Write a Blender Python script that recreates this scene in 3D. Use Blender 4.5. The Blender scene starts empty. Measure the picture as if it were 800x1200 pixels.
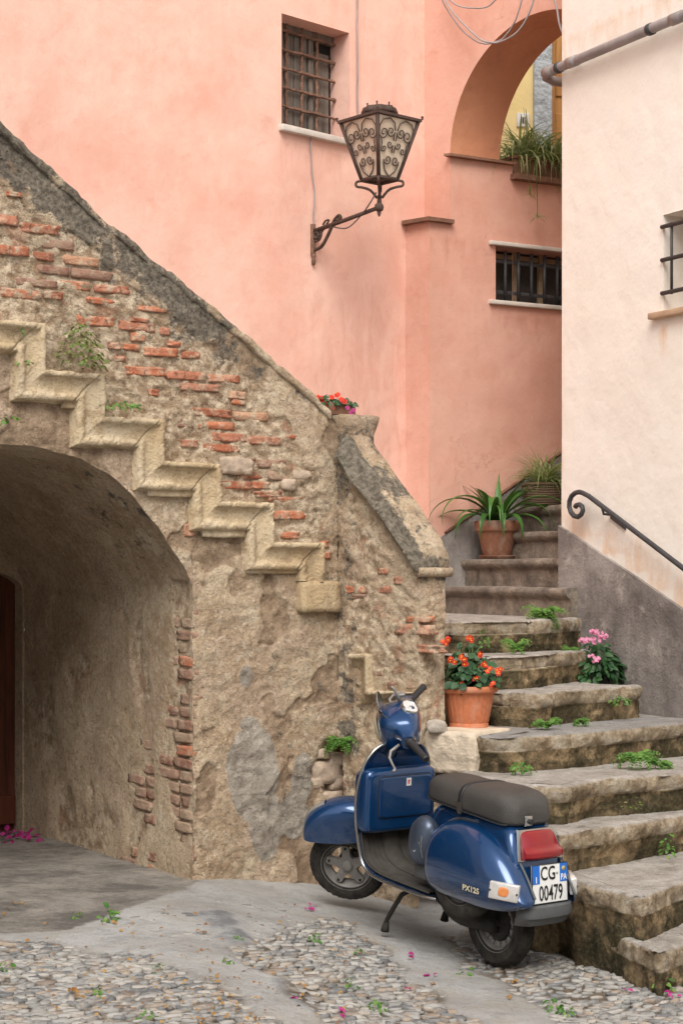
import bpy, bmesh, math, random
from mathutils import Vector, Matrix, noise
rnd = random.Random(7)
F, CX, CY, H = 2075.0, 400.0, 668.0, 1.88
scene = bpy.context.scene
col = scene.collection
V = Vector

# ------------------------------------------------------------------ helpers
def at(u, v, Y):
    return V(((u-CX)*Y/F, Y, H+(CY-v)*Y/F))
def pix(p):
    return CX+F*p.x/p.y, CY-F*(p.z-H)/p.y
def lerp(a, b, t): return a+(b-a)*t
def clamp(x, a=0., b=1.): return max(a, min(b, x))
def sstep(a, b, x):
    t = clamp((x-a)/(b-a)); return t*t*(3-2*t)
def fbm(x, y, z=0., o=4): return noise.fractal(V((x, y, z)), 1.0, 2.0, o)
def nz(x, y, z=0.): return noise.noise(V((x, y, z)))
def interp(pts, x):
    if x <= pts[0][0]: return pts[0][1]
    for (a, b), (c, d) in zip(pts, pts[1:]):
        if x <= c: return b+(d-b)*(x-a)/(c-a) if c > a else d
    return pts[-1][1]
def inpoly(x, y, poly):
    c = False; n = len(poly); j = n-1
    for i in range(n):
        xi, yi = poly[i]; xj, yj = poly[j]
        if (yi > y) != (yj > y) and x < (xj-xi)*(y-yi)/(yj-yi)+xi: c = not c
        j = i
    return c
def segdist(x, y, a, b):
    dx, dy = b[0]-a[0], b[1]-a[1]; L = dx*dx+dy*dy
    t = clamp(((x-a[0])*dx+(y-a[1])*dy)/L) if L else 0
    return math.hypot(x-a[0]-t*dx, y-a[1]-t*dy)
def polydist(x, y, poly):          # >0 inside
    d = min(segdist(x, y, poly[i], poly[i-1]) for i in range(len(poly)))
    return d if inpoly(x, y, poly) else -d

class MB:
    def __init__(s): s.v = []; s.f = []; s.c = []; s.mi = []
    def vert(s, p, c=None):
        s.v.append(V(p)); s.c.append(c or (0, 0, 0)); return len(s.v)-1
    def face(s, *idx, m=0): s.f.append(tuple(idx)); s.mi.append(m)
    def poly(s, pts, c=None, m=0):
        s.face(*[s.vert(p, c) for p in pts], m=m)
    def grid(s, rows, cols, fn, m=0, closeu=False, closev=False):
        base = len(s.v)
        for i in range(rows):
            for j in range(cols):
                r = fn(i, j)
                if isinstance(r, tuple) and len(r) == 2 and isinstance(r[0], Vector): s.vert(r[0], r[1])
                else: s.vert(r)
        for i in range(rows if closeu else rows-1):
            for j in range(cols if closev else cols-1):
                a = base+i*cols+j; b = base+i*cols+(j+1) % cols
                c = base+((i+1) % rows)*cols+(j+1) % cols; d = base+((i+1) % rows)*cols+j
                s.face(a, b, c, d, m=m)
        return base
    def box(s, o, ax, ay, az, m=0, c=None):   # o centre; ax.. half vectors
        o, ax, ay, az = V(o), V(ax), V(ay), V(az)
        p = [s.vert(o+ax*i+ay*j+az*k, c) for k in (-1, 1) for j in (-1, 1) for i in (-1, 1)]
        for q in ((0, 2, 3, 1), (4, 5, 7, 6), (0, 1, 5, 4), (2, 6, 7, 3), (0, 4, 6, 2), (1, 3, 7, 5)):
            s.face(*[p[i] for i in q], m=m)
    def bbox(s, o, ax, ay, az, b=.004, m=0):   # chamfered box, b absolute
        o, ax, ay, az = V(o), V(ax), V(ay), V(az)
        L = (ax.length, ay.length, az.length); n = (ax/L[0], ay/L[1], az/L[2])
        b = min(b, .45*min(L))
        bm = bmesh.new(); bmesh.ops.create_cube(bm, size=2)
        for v in bm.verts: v.co = V([v.co[i]*L[i] for i in range(3)])
        bmesh.ops.bevel(bm, geom=bm.edges[:], offset=b, segments=2, affect='EDGES', profile=.5)
        M = Matrix((n[0], n[1], n[2])).transposed()
        s.bm(bm, lambda p: o+M @ p, m); bm.free()
    def bm(s, bm, fn=lambda p: p, m=0):
        bm.verts.index_update(); base = len(s.v)
        for v in bm.verts: s.vert(fn(v.co))
        for f in bm.faces: s.face(*[base+v.index for v in f.verts], m=m)
    def tube(s, pts, r, n=8, m=0, caps=True, up=None):
        pts = [V(p) for p in pts]; k = len(pts)
        rr = r if isinstance(r, (list, tuple)) else [r]*k
        prev = None; base = len(s.v)
        for i, p in enumerate(pts):
            t = (pts[min(i+1, k-1)]-pts[max(i-1, 0)])
            t = t.normalized() if t.length > 1e-9 else V((0, 0, 1))
            if prev is None:
                a = V(up) if up else (V((0, 0, 1)) if abs(t.z) < .9 else V((1, 0, 0)))
            else: a = prev
            x = (a-t*a.dot(t)).normalized(); y = t.cross(x); prev = x
            for j in range(n):
                q = 2*math.pi*j/n
                s.vert(p+(x*math.cos(q)+y*math.sin(q))*rr[i])
        for i in range(k-1):
            for j in range(n):
                a = base+i*n+j; b = base+i*n+(j+1) % n
                s.face(a, b, b+n, a+n, m=m)
        if caps:
            s.face(*[base+j for j in range(n)][::-1], m=m)
            s.face(*[base+(k-1)*n+j for j in range(n)], m=m)
    def lathe(s, prof, o=(0, 0, 0), axis=(0, 0, 1), n=32, m=0, wob=0., seed=0):   # prof (r,h)
        o = V(o); az = V(axis).normalized()
        ax = az.orthogonal().normalized(); ay = az.cross(ax)
        def fn(i, j):
            r, h = prof[i]; q = 2*math.pi*j/n
            d = ax*math.cos(q)+ay*math.sin(q)
            w = 1+wob*nz(math.cos(q)*1.3+seed, math.sin(q)*1.3, h*6) if wob else 1
            return o+d*r*w+az*h
        s.grid(len(prof), n, fn, m=m, closev=True)
    def rock(s, o, ax, ay, az, seed=0, rough=.25, sub=2, m=0, c=None, sq=.6):
        bm = bmesh.new(); bmesh.ops.create_cube(bm, size=2)
        bmesh.ops.subdivide_edges(bm, edges=bm.edges[:], cuts=sub, use_grid_fill=True)
        o, ax, ay, az = V(o), V(ax), V(ay), V(az)
        base = len(s.v); bm.verts.index_update()
        for v in bm.verts:
            p = v.co.copy(); q = p.normalized()
            q = q*(1-sq)*1.15+p*sq
            k = 1+rough*nz(q.x*1.1+seed*3.1, q.y*1.1+seed*1.7, q.z*1.1)
            q = q*k
            s.vert(o+ax*q.x+ay*q.y+az*q.z, c)
        for f in bm.faces: s.face(*[base+v.index for v in f.verts], m=m)
        bm.free()
    def build(s, name, mats, parent=None, smooth=True, attr=False, angle=None, recalc=False, local=False):
        me = bpy.data.meshes.new(name)
        o0 = V((0, 0, 0))
        if parent is not None and not local:
            inv = WM(parent).inverted()
            vs = [inv @ p for p in s.v]
        else: vs = s.v
        me.from_pydata([tuple(p) for p in vs], [], s.f)
        if not isinstance(mats, (list, tuple)): mats = [mats]
        for m_ in mats: me.materials.append(m_)
        me.polygons.foreach_set('material_index', s.mi)
        if smooth: me.polygons.foreach_set('use_smooth', [True]*len(s.f))
        if attr:
            ca = me.color_attributes.new('mask', 'FLOAT_COLOR', 'POINT')
            flat = []
            for c in s.c: flat.extend((c[0], c[1], c[2], c[3] if len(c) > 3 else 0.))
            ca.data.foreach_set('color', flat)
        me.update()
        if recalc:
            b = bmesh.new(); b.from_mesh(me); bmesh.ops.recalc_face_normals(b, faces=b.faces[:]); b.to_mesh(me); b.free()
        if angle is not None:
            me.set_sharp_from_angle(angle=math.radians(angle))
        ob = bpy.data.objects.new(name, me); col.objects.link(ob)
        if parent is not None: ob.parent = parent
        return ob

def WM(o):
    m = o.matrix_basis.copy()
    while o.parent is not None:
        o = o.parent; m = o.matrix_basis @ m
    return m
def tag(o, label, cat, group=None, kind=None):
    if label: o['label'] = label
    if cat: o['category'] = cat
    if group: o['group'] = group
    if kind: o['kind'] = kind
    return o
def thing(name, label, cat, loc=(0, 0, 0), group=None, mat=None):
    o = bpy.data.objects.new(name, None); col.objects.link(o)
    o.empty_display_size = .2
    o.location = loc
    if mat is not None: o.matrix_basis = mat
    return tag(o, label, cat, group)

class Frame:                                   # vertical plane; s along d, n outwards
    def __init__(s, o, d):
        s.o = V((o[0], o[1], 0)); s.d = V((d[0], d[1], 0)).normalized()
        s.n = V((s.d.y, -s.d.x, 0))
    def flip(s): s.n = -s.n; return s
    def pt(s, a, z, n=0.): return s.o+s.d*a+s.n*n+V((0, 0, z))
    def sz(s, u, v=CY, n=0.):
        r = V(((u-CX)/F, 1, (CY-v)/F)); c = V((0, 0, H))
        t = (s.o+s.n*n-c).dot(s.n)/r.dot(s.n); p = c+r*t
        return (p-s.o).dot(s.d), p.z

# ------------------------------------------------------------------ materials
def nodes(name):
    m = bpy.data.materials.new(name); m.use_nodes = True
    nt = m.node_tree; b = nt.nodes['Principled BSDF']
    return m, nt, b
class NT:
    def __init__(s, name):
        s.m, s.nt, s.b = nodes(name); s.L = s.nt.links
        s.tc = s.nt.nodes.new('ShaderNodeTexCoord')
        s.co = s.tc.outputs['Object']
    def n(s, t, **k):
        o = s.nt.nodes.new(t)
        for a, b in k.items(): setattr(o, a, b)
        return o
    def put(s, inp, val):
        if isinstance(val, bpy.types.NodeSocket): s.L.new(val, inp)
        else:
            if isinstance(val, (tuple, list)) and len(val) == 3 and inp.type == 'RGBA': val = (*val, 1)
            inp.default_value = val
    def map(s, scale=(1, 1, 1), loc=(0, 0, 0), rot=(0, 0, 0), src=None):
        o = s.n('ShaderNodeMapping'); s.L.new(src or s.co, o.inputs[0])
        o.inputs['Scale'].default_value = scale; o.inputs['Location'].default_value = loc; o.inputs['Rotation'].default_value = rot
        return o.outputs[0]
    def noise(s, sc, det=4, rough=.55, dist=0., co=None, off=None):
        o = s.n('ShaderNodeTexNoise'); s.L.new(co or s.co, o.inputs['Vector'])
        o.inputs['Scale'].default_value = sc; o.inputs['Detail'].default_value = det
        o.inputs['Roughness'].default_value = rough; o.inputs['Distortion'].default_value = dist
        if off is not None:
            s.L.new(s.map(loc=(off, off*.7, off*1.3), src=co), o.inputs['Vector'])
        return o.outputs['Fac']
    def voro(s, sc, feat='F1', co=None, out='Distance', rand=1.):
        o = s.n('ShaderNodeTexVoronoi', feature=feat); s.L.new(co or s.co, o.inputs['Vector'])
        o.inputs['Scale'].default_value = sc; o.inputs['Randomness'].default_value = rand
        return o.outputs[out]
    def ramp(s, fac, *stops):
        o = s.n('ShaderNodeValToRGB'); s.put(o.inputs[0], fac); e = o.color_ramp.elements
        while len(e) < len(stops): e.new(.5)
        for i, (p, c) in enumerate(stops):
            e[i].position = p
            e[i].color = (c, c, c, 1) if isinstance(c, (int, float)) else (*c, 1)
        return o.outputs[0]
    def mix(s, fac, a, b, mode='MIX'):
        o = s.n('ShaderNodeMix', data_type='RGBA', blend_type=mode)
        s.put(o.inputs[0], fac); s.put(o.inputs[6], a); s.put(o.inputs[7], b)
        return o.outputs[2]
    def math(s, op, a, b=0., c=0., cl=False):
        o = s.n('ShaderNodeMath', operation=op, use_clamp=cl)
        s.put(o.inputs[0], a); s.put(o.inputs[1], b); s.put(o.inputs[2], c)
        return o.outputs[0]
    def attr(s, name='mask'):
        a = s.n('ShaderNodeAttribute', attribute_name=name)
        x = s.n('ShaderNodeSeparateColor'); s.L.new(a.outputs['Color'], x.inputs[0])
        return x.outputs[0], x.outputs[1], x.outputs[2]
    def rand(s):
        return s.n('ShaderNodeNewGeometry').outputs['Random Per Island']
    def bump(s, h, dist=.01, st=1., prev=None):
        o = s.n('ShaderNodeBump'); s.put(o.inputs['Height'], h)
        o.inputs['Distance'].default_value = dist; o.inputs['Strength'].default_value = st
        if prev: s.L.new(prev, o.inputs['Normal'])
        return o.outputs[0]
    def out(s, colr, rough=.8, normal=None, spec=.3, metal=0., **k):
        s.put(s.b.inputs['Base Color'], colr); s.put(s.b.inputs['Roughness'], rough)
        s.put(s.b.inputs['Specular IOR Level'], spec); s.put(s.b.inputs['Metallic'], metal)
        if normal: s.L.new(normal, s.b.inputs['Normal'])
        for a, b in k.items(): s.put(s.b.inputs[a.replace('_', ' ')], b)
        return s.m

def simple(name, c, rough=.6, var=.25, sc=20., bump=.0, spec=.3, metal=0., **k):
    t = NT(name)
    n1 = t.noise(sc, 4); n2 = t.noise(sc*.22, 3, off=5.)
    f = t.math('ADD', t.math('MULTIPLY', n1, .5), t.math('MULTIPLY', n2, .5))
    a = tuple(x*(1-var) for x in c); b = tuple(min(1, x*(1+var)) for x in c)
    nor = t.bump(n1, bump) if bump else None
    return t.out(t.ramp(f, (.3, a), (.7, b)), rough, nor, spec, metal, **k)

M = {}
def m_old_plaster(name, pink=0.):
    t = NT(name)
    R, G, B = t.attr(); A_ = t.n('ShaderNodeAttribute', attribute_name='mask').outputs['Alpha']
    big = t.noise(1.3, 6, .65, .15); mid = t.noise(5., 7, .68, .15, off=3.); fine = t.noise(38., 5, .65, off=9.)
    sand = t.noise(160., 3, .6, off=2.)
    c = t.mix(t.ramp(big, (.40, 0.), (.60, 1.)), (.50, .36, .235), (.70, .55, .385))
    c = t.mix(t.ramp(mid, (.50, 0.), (.62, .85)), c, (.74, .61, .44))
    c = t.mix(t.ramp(t.noise(2.2, 6, .68, .2, off=14.), (.5, 0.), (.62, .7)), c, (.56, .41, .30))
    c = t.mix(t.ramp(t.noise(8., 6, .72, .2, off=21.), (.56, 0.), (.66, .5)), c, (.38, .275, .19))
    c = t.mix(t.ramp(t.noise(19., 5, .7, .6, off=51.), (.59, 0.), (.65, .45)), c, (.31, .22, .15))
    c = t.mix(t.ramp(t.noise(13., 5, .7, .8, off=61.), (.60, 0.), (.66, .7)), c, (.74, .65, .51))
    g1 = t.noise(55., 6, .75, 0., off=91.); g2 = t.noise(28., 6, .72, .1, off=95.)
    c = t.mix(t.ramp(g1, (.52, 0.), (.62, .55)), c, (.30, .21, .14))
    c = t.mix(t.ramp(g2, (.36, .5), (.46, 0.)), c, (.80, .70, .56))
    c = t.mix(t.ramp(g2, (.57, 0.), (.66, .6)), c, (.27, .195, .135))
    und = t.mix(t.ramp(t.noise(10., 7, .74, off=101.), (.42, 0.), (.58, 1.)), (.27, .185, .12), (.50, .365, .25))
    c = t.mix(t.math('MULTIPLY', A_, .85), c, und)
    # exposed rubble and mortar
    mort = t.mix(t.ramp(t.noise(14., 6, .75, .1, off=7.), (.42, 0.), (.58, 1.)), (.40, .285, .185), (.76, .62, .455))
    mort = t.mix(t.ramp(t.noise(30., 5, .75, .5, off=71.), (.58, 0.), (.63, .65)), mort, (.22, .155, .105))
    zb = t.ramp(t.math('ADD', B, t.math('MULTIPLY', t.math('SUBTRACT', mid, .5), .7)), (.42, 0.), (.58, 1.))
    c = t.mix(zb, c, mort)
    red = t.ramp(t.noise(6.5, 3, .5, .5, off=31.), (.60, 0.), (.66, 1.))
    c = t.mix(t.math('MULTIPLY', red, t.math('MULTIPLY', zb, .55)), c, (.40, .19, .12))
    # cement repairs
    zg = t.ramp(t.math('ADD', G, t.math('MULTIPLY', t.math('SUBTRACT', mid, .5), 1.1)), (.48, 0.), (.53, 1.))
    c = t.mix(t.math('MULTIPLY', zg, .8), c, t.mix(t.ramp(t.noise(9., 5, .65, off=11.), (.35, 0.), (.65, 1.)), (.25, .23, .20), (.60, .55, .48)))
    # lichen and soot
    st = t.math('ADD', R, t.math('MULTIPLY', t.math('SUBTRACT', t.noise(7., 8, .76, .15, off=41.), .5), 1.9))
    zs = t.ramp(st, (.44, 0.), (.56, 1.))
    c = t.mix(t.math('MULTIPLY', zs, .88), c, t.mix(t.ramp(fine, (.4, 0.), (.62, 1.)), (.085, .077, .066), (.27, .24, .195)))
    c = t.mix(t.ramp(sand, (.3, .35), (.45, 0.)), c, (.12, .085, .06))
    c = t.mix(t.ramp(t.voro(26., co=t.co), (.05, .6), (.11, 0.)), c, (.14, .10, .07))
    if pink: c = t.mix(pink, c, (.48, .25, .18))
    pit = t.ramp(t.voro(30.), (0., 0.), (.22, 1.))
    nb = t.bump(t.noise(14., 7, .74, .1, off=81.), .045); nb = t.bump(fine, .016, prev=nb); nb = t.bump(sand, .004, prev=nb); nb = t.bump(pit, .005, prev=nb)
    return t.out(c, .95, nb, .1)
M['old_plaster'] = m_old_plaster('old_plaster')

def m_stucco(name, ca, cb, cc, cd, stain=None):
    t = NT(name)
    big = t.noise(.6, 5, .6, .3); mid = t.noise(2.1, 7, .68, .2, off=4.); fine = t.noise(24., 6, .7, off=8.)
    vert = t.noise(1.6, 5, .6, .3, co=t.map((2.2, 2.2, .35)), off=2.)
    c = t.mix(t.ramp(big, (.42, 0.), (.58, 1.)), ca, cb)
    c = t.mix(t.ramp(mid, (.45, 0.), (.72, .75)), c, cc)
    c = t.mix(t.ramp(vert, (.5, 0.), (.70, .28)), c, cd)
    c = t.mix(t.ramp(t.noise(5., 7, .7, .4, off=17.), (.55, 0.), (.68, .4)), c, cd)
    c = t.mix(t.ramp(t.noise(40., 5, .7, off=37.), (.56, 0.), (.68, .25)), c, cd)
    cdist = t.n('ShaderNodeVectorMath', operation='ADD'); t.L.new(t.co, cdist.inputs[0]); wn = t.n('ShaderNodeTexNoise'); wn.inputs['Scale'].default_value = 3.; wn.inputs['Detail'].default_value = 6; t.L.new(t.co, wn.inputs['Vector']); t.L.new(wn.outputs['Color'], cdist.inputs[1])
    crk = t.ramp(t.voro(.55, 'DISTANCE_TO_EDGE', co=cdist.outputs[0]), (0., 1.), (.0022, 0.))
    c = t.mix(t.math('MULTIPLY', crk, t.ramp(t.noise(.9, 3, off=47.), (.58, 0.), (.66, .35))), c, tuple(x*.55 for x in cd))
    c = t.mix(t.ramp(t.noise(90., 3, .6, off=12.), (.25, .25), (.42, 0.)), c, tuple(x*.6 for x in cd))
    if stain:
        R, G, B = t.attr()
        z = t.ramp(t.math('ADD', R, t.math('MULTIPLY', t.math('SUBTRACT', t.noise(5., 6, .7, .6, off=33., co=t.map((1.6, 1.6, .5))), .5), .9)), (.35, 0.), (.75, 1.))
        c = t.mix(t.math('MULTIPLY', z, .8), c, stain)
    nb = t.bump(t.noise(2.6, 4, .5, off=3.), .02); nb = t.bump(fine, .0018, prev=nb)
    return t.out(c, .92, nb, .12)
M['pink'] = m_stucco('pink_stucco', (.66, .35, .262), (.71, .42, .33), (.75, .46, .37), (.585, .28, .20), (.44, .20, .14))
M['orange'] = m_stucco('glow_stucco', (.54, .235, .13), (.58, .27, .155), (.50, .22, .125), (.42, .17, .10))  # for the arch soffit: its orange glow is put into the stucco colour
M['cream'] = m_stucco('cream_stucco', (.86, .78, .71), (.87, .80, .735), (.85, .77, .695), (.83, .73, .63), (.70, .40, .20))
M['yellow'] = m_stucco('yellow_stucco', (.80, .60, .25), (.83, .66, .32), (.85, .68, .36), (.76, .56, .24))

def m_cement():
    t = NT('grey_cement')
    big = t.noise(1.8, 7, .66, .15); mid = t.noise(6., 7, .68, .2, off=5.); fine = t.noise(60., 5, .65)
    c = t.ramp(big, (.36, (.15, .132, .12)), (.5, (.27, .24, .22)), (.64, (.40, .36, .335)))
    c = t.mix(t.ramp(mid, (.57, 0.), (.7, .7)), c, (.48, .43, .39))
    c = t.mix(t.ramp(t.noise(2.4, 5, .7, .4, co=t.map((2.5, 2.5, .5)), off=9.), (.52, 0.), (.75, .7)), c, (.13, .117, .108))
    c = t.mix(t.ramp(fine, (.56, 0.), (.68, .4)), c, (.14, .125, .115))
    nb = t.bump(mid, .02); nb = t.bump(fine, .005, prev=nb)
    return t.out(c, .9, nb, .2)
M['cement'] = m_cement()

def m_step():
    t = NT('worn_stone')
    g = t.n('ShaderNodeNewGeometry'); sp = t.n('ShaderNodeSeparateXYZ'); t.L.new(g.outputs['Normal'], sp.inputs[0])
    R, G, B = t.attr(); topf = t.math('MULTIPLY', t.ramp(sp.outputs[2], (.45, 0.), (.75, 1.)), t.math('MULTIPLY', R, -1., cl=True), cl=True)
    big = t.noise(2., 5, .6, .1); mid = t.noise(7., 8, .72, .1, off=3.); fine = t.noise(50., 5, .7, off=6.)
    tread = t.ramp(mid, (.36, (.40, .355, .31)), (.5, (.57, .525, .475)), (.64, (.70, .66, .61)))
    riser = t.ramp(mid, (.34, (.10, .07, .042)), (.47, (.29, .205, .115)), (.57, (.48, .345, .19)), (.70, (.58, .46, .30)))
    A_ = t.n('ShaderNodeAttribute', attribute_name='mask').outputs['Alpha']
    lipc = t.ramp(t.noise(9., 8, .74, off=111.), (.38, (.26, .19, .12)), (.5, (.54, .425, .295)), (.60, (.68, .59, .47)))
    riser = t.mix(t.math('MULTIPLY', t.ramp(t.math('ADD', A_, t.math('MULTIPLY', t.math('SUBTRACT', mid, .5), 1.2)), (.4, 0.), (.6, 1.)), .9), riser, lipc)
    c = t.mix(topf, riser, tread)  # top light painted into the stone: treads paler than risers
    moss = t.ramp(t.noise(3.6, 8, .76, .15, off=13.), (.44, 0.), (.54, 1.))
    mz = t.math('MULTIPLY', t.math('MULTIPLY', moss, t.math('SUBTRACT', 1., t.math('MULTIPLY', A_, .75))), t.math('SUBTRACT', 1., t.math('MULTIPLY', topf, .85)))
    c = t.mix(t.math('MULTIPLY', mz, .85), c, t.ramp(fine, (.4, (.028, .023, .014)), (.65, (.085, .078, .030))))
    gz = t.ramp(t.math('ADD', R, t.math('MULTIPLY', t.math('SUBTRACT', t.noise(8., 5, .7, off=23.), .5), .9)), (.4, 0.), (.65, 1.))
    c = t.mix(t.math('MULTIPLY', gz, .9), c, t.ramp(fine, (.4, (.03, .025, .016)), (.65, (.075, .07, .03))))
    c = t.mix(t.math('MULTIPLY', G, .85), c, t.ramp(mid, (.3, (.26, .26, .26)), (.7, (.42, .42, .42))))
    c = t.mix(t.math('MULTIPLY', B, .8), c, t.ramp(mid, (.36, (.24, .20, .17)), (.62, (.50, .43, .37))))
    c = t.mix(t.ramp(fine, (.55, 0.), (.66, .5)), c, (.20, .155, .11))
    c = t.mix(t.ramp(t.noise(24., 6, .74, off=83.), (.56, 0.), (.64, .5)), c, (.22, .17, .12))
    c = t.mix(t.ramp(t.noise(140., 3, .6), (.3, .4), (.44, 0.)), c, (.08, .065, .05))
    nb = t.bump(mid, .05); nb = t.bump(t.noise(20., 7, .74, off=121.), .03, prev=nb); nb = t.bump(fine, .014, prev=nb)
    return t.out(c, .9, nb, .2)
M['step'] = m_step()

def m_string():
    t = NT('ochre_stone')
    big = t.noise(2.6, 5, .6, .5); mid = t.noise(9., 6, .65, .5, off=3.); fine = t.noise(70., 4, .65, off=6.)
    c = t.ramp(big, (.36, (.49, .365, .22)), (.5, (.56, .445, .295)), (.64, (.61, .51, .37)))
    c = t.mix(t.ramp(t.noise(11., 7, .75, .15, off=29.), (.50, 0.), (.60, .75)), c, (.36, .26, .16))
    c = t.mix(t.ramp(mid, (.54, 0.), (.72, .7)), c, (.36, .25, .13))
    c = t.mix(t.ramp(t.noise(4., 6, .7, off=19.), (.58, 0.), (.7, .6)), c, (.17, .13, .09))
    c = t.mix(t.ramp(t.voro(40.), (.06, .8), (.15, 0.)), c, (.15, .10, .06))
    c = t.mix(t.ramp(fine, (.54, 0.), (.66, .5)), c, (.28, .20, .125))
    nb = t.bump(mid, .02); nb = t.bump(fine, .008, prev=nb)
    return t.out(c, .92, nb, .15)
M['string'] = m_string()

def m_brick():
    t = NT('red_brick')
    r = t.rand(); mid = t.noise(14., 5, .65, .4); fine = t.noise(90., 4, .65, off=4.)
    c = t.ramp(r, (0., (.30, .115, .07)), (.3, (.46, .165, .09)), (.6, (.52, .20, .11)), (.85, (.40, .175, .115)), (1., (.50, .29, .18)))
    c = t.mix(t.ramp(mid, (.48, 0.), (.62, .7)), c, (.58, .37, .26))
    c = t.mix(t.ramp(t.noise(11., 6, .7, off=8.), (.53, 0.), (.60, .85)), c, (.50, .39, .28))
    c = t.mix(t.ramp(t.noise(23., 5, .7, off=18.), (.57, 0.), (.63, .7)), c, (.13, .075, .05))
    c = t.mix(t.ramp(fine, (.3, .6), (.42, 0.)), c, (.14, .05, .03))
    nb = t.bump(mid, .02); nb = t.bump(fine, .006, prev=nb)
    return t.out(c, .95, nb, .1)
M['brick'] = m_brick()
def m_brick_dull():
    t = NT('dusty_brick')
    r = t.rand(); mid = t.noise(14., 5, .65, .4); fine = t.noise(90., 4, .65, off=4.)
    c = t.ramp(r, (0., (.25, .12, .085)), (.5, (.33, .20, .145)), (1., (.38, .27, .19)))
    c = t.mix(t.ramp(mid, (.45, 0.), (.66, .8)), c, (.42, .32, .23))
    nb = t.bump(mid, .02); nb = t.bump(fine, .006, prev=nb)
    return t.out(c, .95, nb, .1)
M['brick_dull'] = m_brick_dull()

def m_ground():
    t = NT('street_ground')
    R, G, B = t.attr()      # R cobble bed, G dark apron, B dirt
    big = t.noise(1.6, 7, .68, .2); mid = t.noise(6., 7, .70, .15, off=3.); fine = t.noise(70., 5, .7, off=6.)
    conc = t.ramp(big, (.34, (.36, .34, .315)), (.5, (.46, .45, .435)), (.66, (.54, .535, .525)))
    conc = t.mix(t.ramp(mid, (.52, 0.), (.64, .6)), conc, (.31, .31, .31))
    conc = t.mix(t.ramp(t.noise(16., 6, .72, .6, off=45.), (.57, 0.), (.65, .45)), conc, (.32, .29, .265))
    conc = t.mix(t.ramp(t.noise(3.1, 5, .6, .9, off=55.), (.55, 0.), (.7, .5)), conc, (.46, .39, .30))
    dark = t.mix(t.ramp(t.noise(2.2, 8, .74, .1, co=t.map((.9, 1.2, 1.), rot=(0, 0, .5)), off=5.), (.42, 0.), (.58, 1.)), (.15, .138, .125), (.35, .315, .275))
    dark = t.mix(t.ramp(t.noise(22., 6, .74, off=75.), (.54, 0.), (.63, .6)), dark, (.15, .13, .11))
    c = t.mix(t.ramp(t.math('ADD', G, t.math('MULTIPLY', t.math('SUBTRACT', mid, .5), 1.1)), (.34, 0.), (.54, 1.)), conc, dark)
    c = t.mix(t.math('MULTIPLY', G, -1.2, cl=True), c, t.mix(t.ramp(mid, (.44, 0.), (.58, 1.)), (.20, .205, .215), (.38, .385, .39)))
    bed = t.mix(t.ramp(t.noise(9., 6, .7, off=15.), (.44, 0.), (.58, 1.)), (.13, .10, .072), (.40, .36, .31))
    c = t.mix(R, c, bed)
    dz = t.ramp(t.math('ADD', B, t.math('MULTIPLY', t.math('SUBTRACT', t.noise(5., 6, .7, .7, off=25.), .5), .9)), (.4, 0.), (.65, 1.))
    c = t.mix(t.math('MULTIPLY', dz, .75), c, (.16, .115, .075))
    c = t.mix(t.ramp(t.noise(30., 6, .74, off=85.), (.56, 0.), (.66, .45)), c, (.27, .245, .215))
    c = t.mix(t.ramp(fine, (.55, 0.), (.68, .4)), c, (.30, .27, .24))
    cr = t.ramp(t.voro(1.9, 'DISTANCE_TO_EDGE', co=t.map((1, 1, 1), src=None)), (0., 1.), (.012, 0.))
    c = t.mix(t.math('MULTIPLY', cr, .0), c, (.1, .08, .06))
    c = t.mix(t.ramp(t.noise(190., 3, .6), (.28, .45), (.43, 0.)), c, (.13, .11, .09))
    nb = t.bump(t.noise(14., 7, .72, off=65.), .03); nb = t.bump(fine, .010, prev=nb)
    return t.out(c, .88, nb, .25)
M['ground'] = m_ground()
def m_cobble():
    t = NT('river_pebble')
    r = t.rand(); fine = t.noise(45., 4, .6)
    c = t.ramp(r, (0., (.12, .12, .125)), (.2, (.18, .178, .172)), (.5, (.27, .262, .25)), (.76, (.37, .35, .32)), (.9, (.28, .215, .16)), (1., (.16, .135, .12)))
    c = t.mix(t.ramp(fine, (.5, 0.), (.7, .5)), c, (.40, .375, .34))
    c = t.mix(t.ramp(t.noise(3.3, 6, .7), (.50, 0.), (.60, .6)), c, (.37, .345, .31))
    return t.out(c, .72, t.bump(fine, .004), .35)
M['cobble'] = m_cobble()

def m_wood(name, c1, c2, rough=.5, sc=1.):
    t = NT(name)
    g = t.noise(9.*sc, 5, .6, .6, co=t.map((3., 3., .25)))
    return t.out(t.ramp(g, (.3, c1), (.7, c2)), rough, t.bump(g, .004), .3)
M['door'] = m_wood('dark_door_wood', (.045, .012, .006), (.13, .038, .018))
M['honey'] = m_wood('honey_door_wood', (.30, .13, .035), (.46, .23, .07))
M['greywood'] = m_wood('weathered_shutter', (.09, .075, .062), (.23, .195, .165), .8)
M['iron'] = simple('dark_iron', (.045, .045, .048), .55, .35, 40, .003, .4)
M['rust'] = simple('rusty_iron', (.20, .115, .08), .8, .5, 55, .006, .3)
M['lantern_iron'] = simple('brown_iron', (.075, .046, .036), .7, .45, 50, .004, .35)
M['tile'] = simple('brown_tile', (.22, .115, .075), .85, .4, 14, .01)
M['marble'] = simple('pale_sill', (.62, .56, .50), .75, .18, 9, .004)
M['oldsill'] = simple('stained_sill', (.52, .36, .24), .85, .3, 9, .006)
M['pipe'] = simple('grey_plastic_pipe', (.27, .235, .225), .55, .28, 12, .0, .4)
M['dark'] = simple('dark_interior', (.014, .012, .011), .8, .3, 8)
M['mesh'] = simple('insect_screen', (.05, .045, .04), .8, .3, 60)
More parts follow.
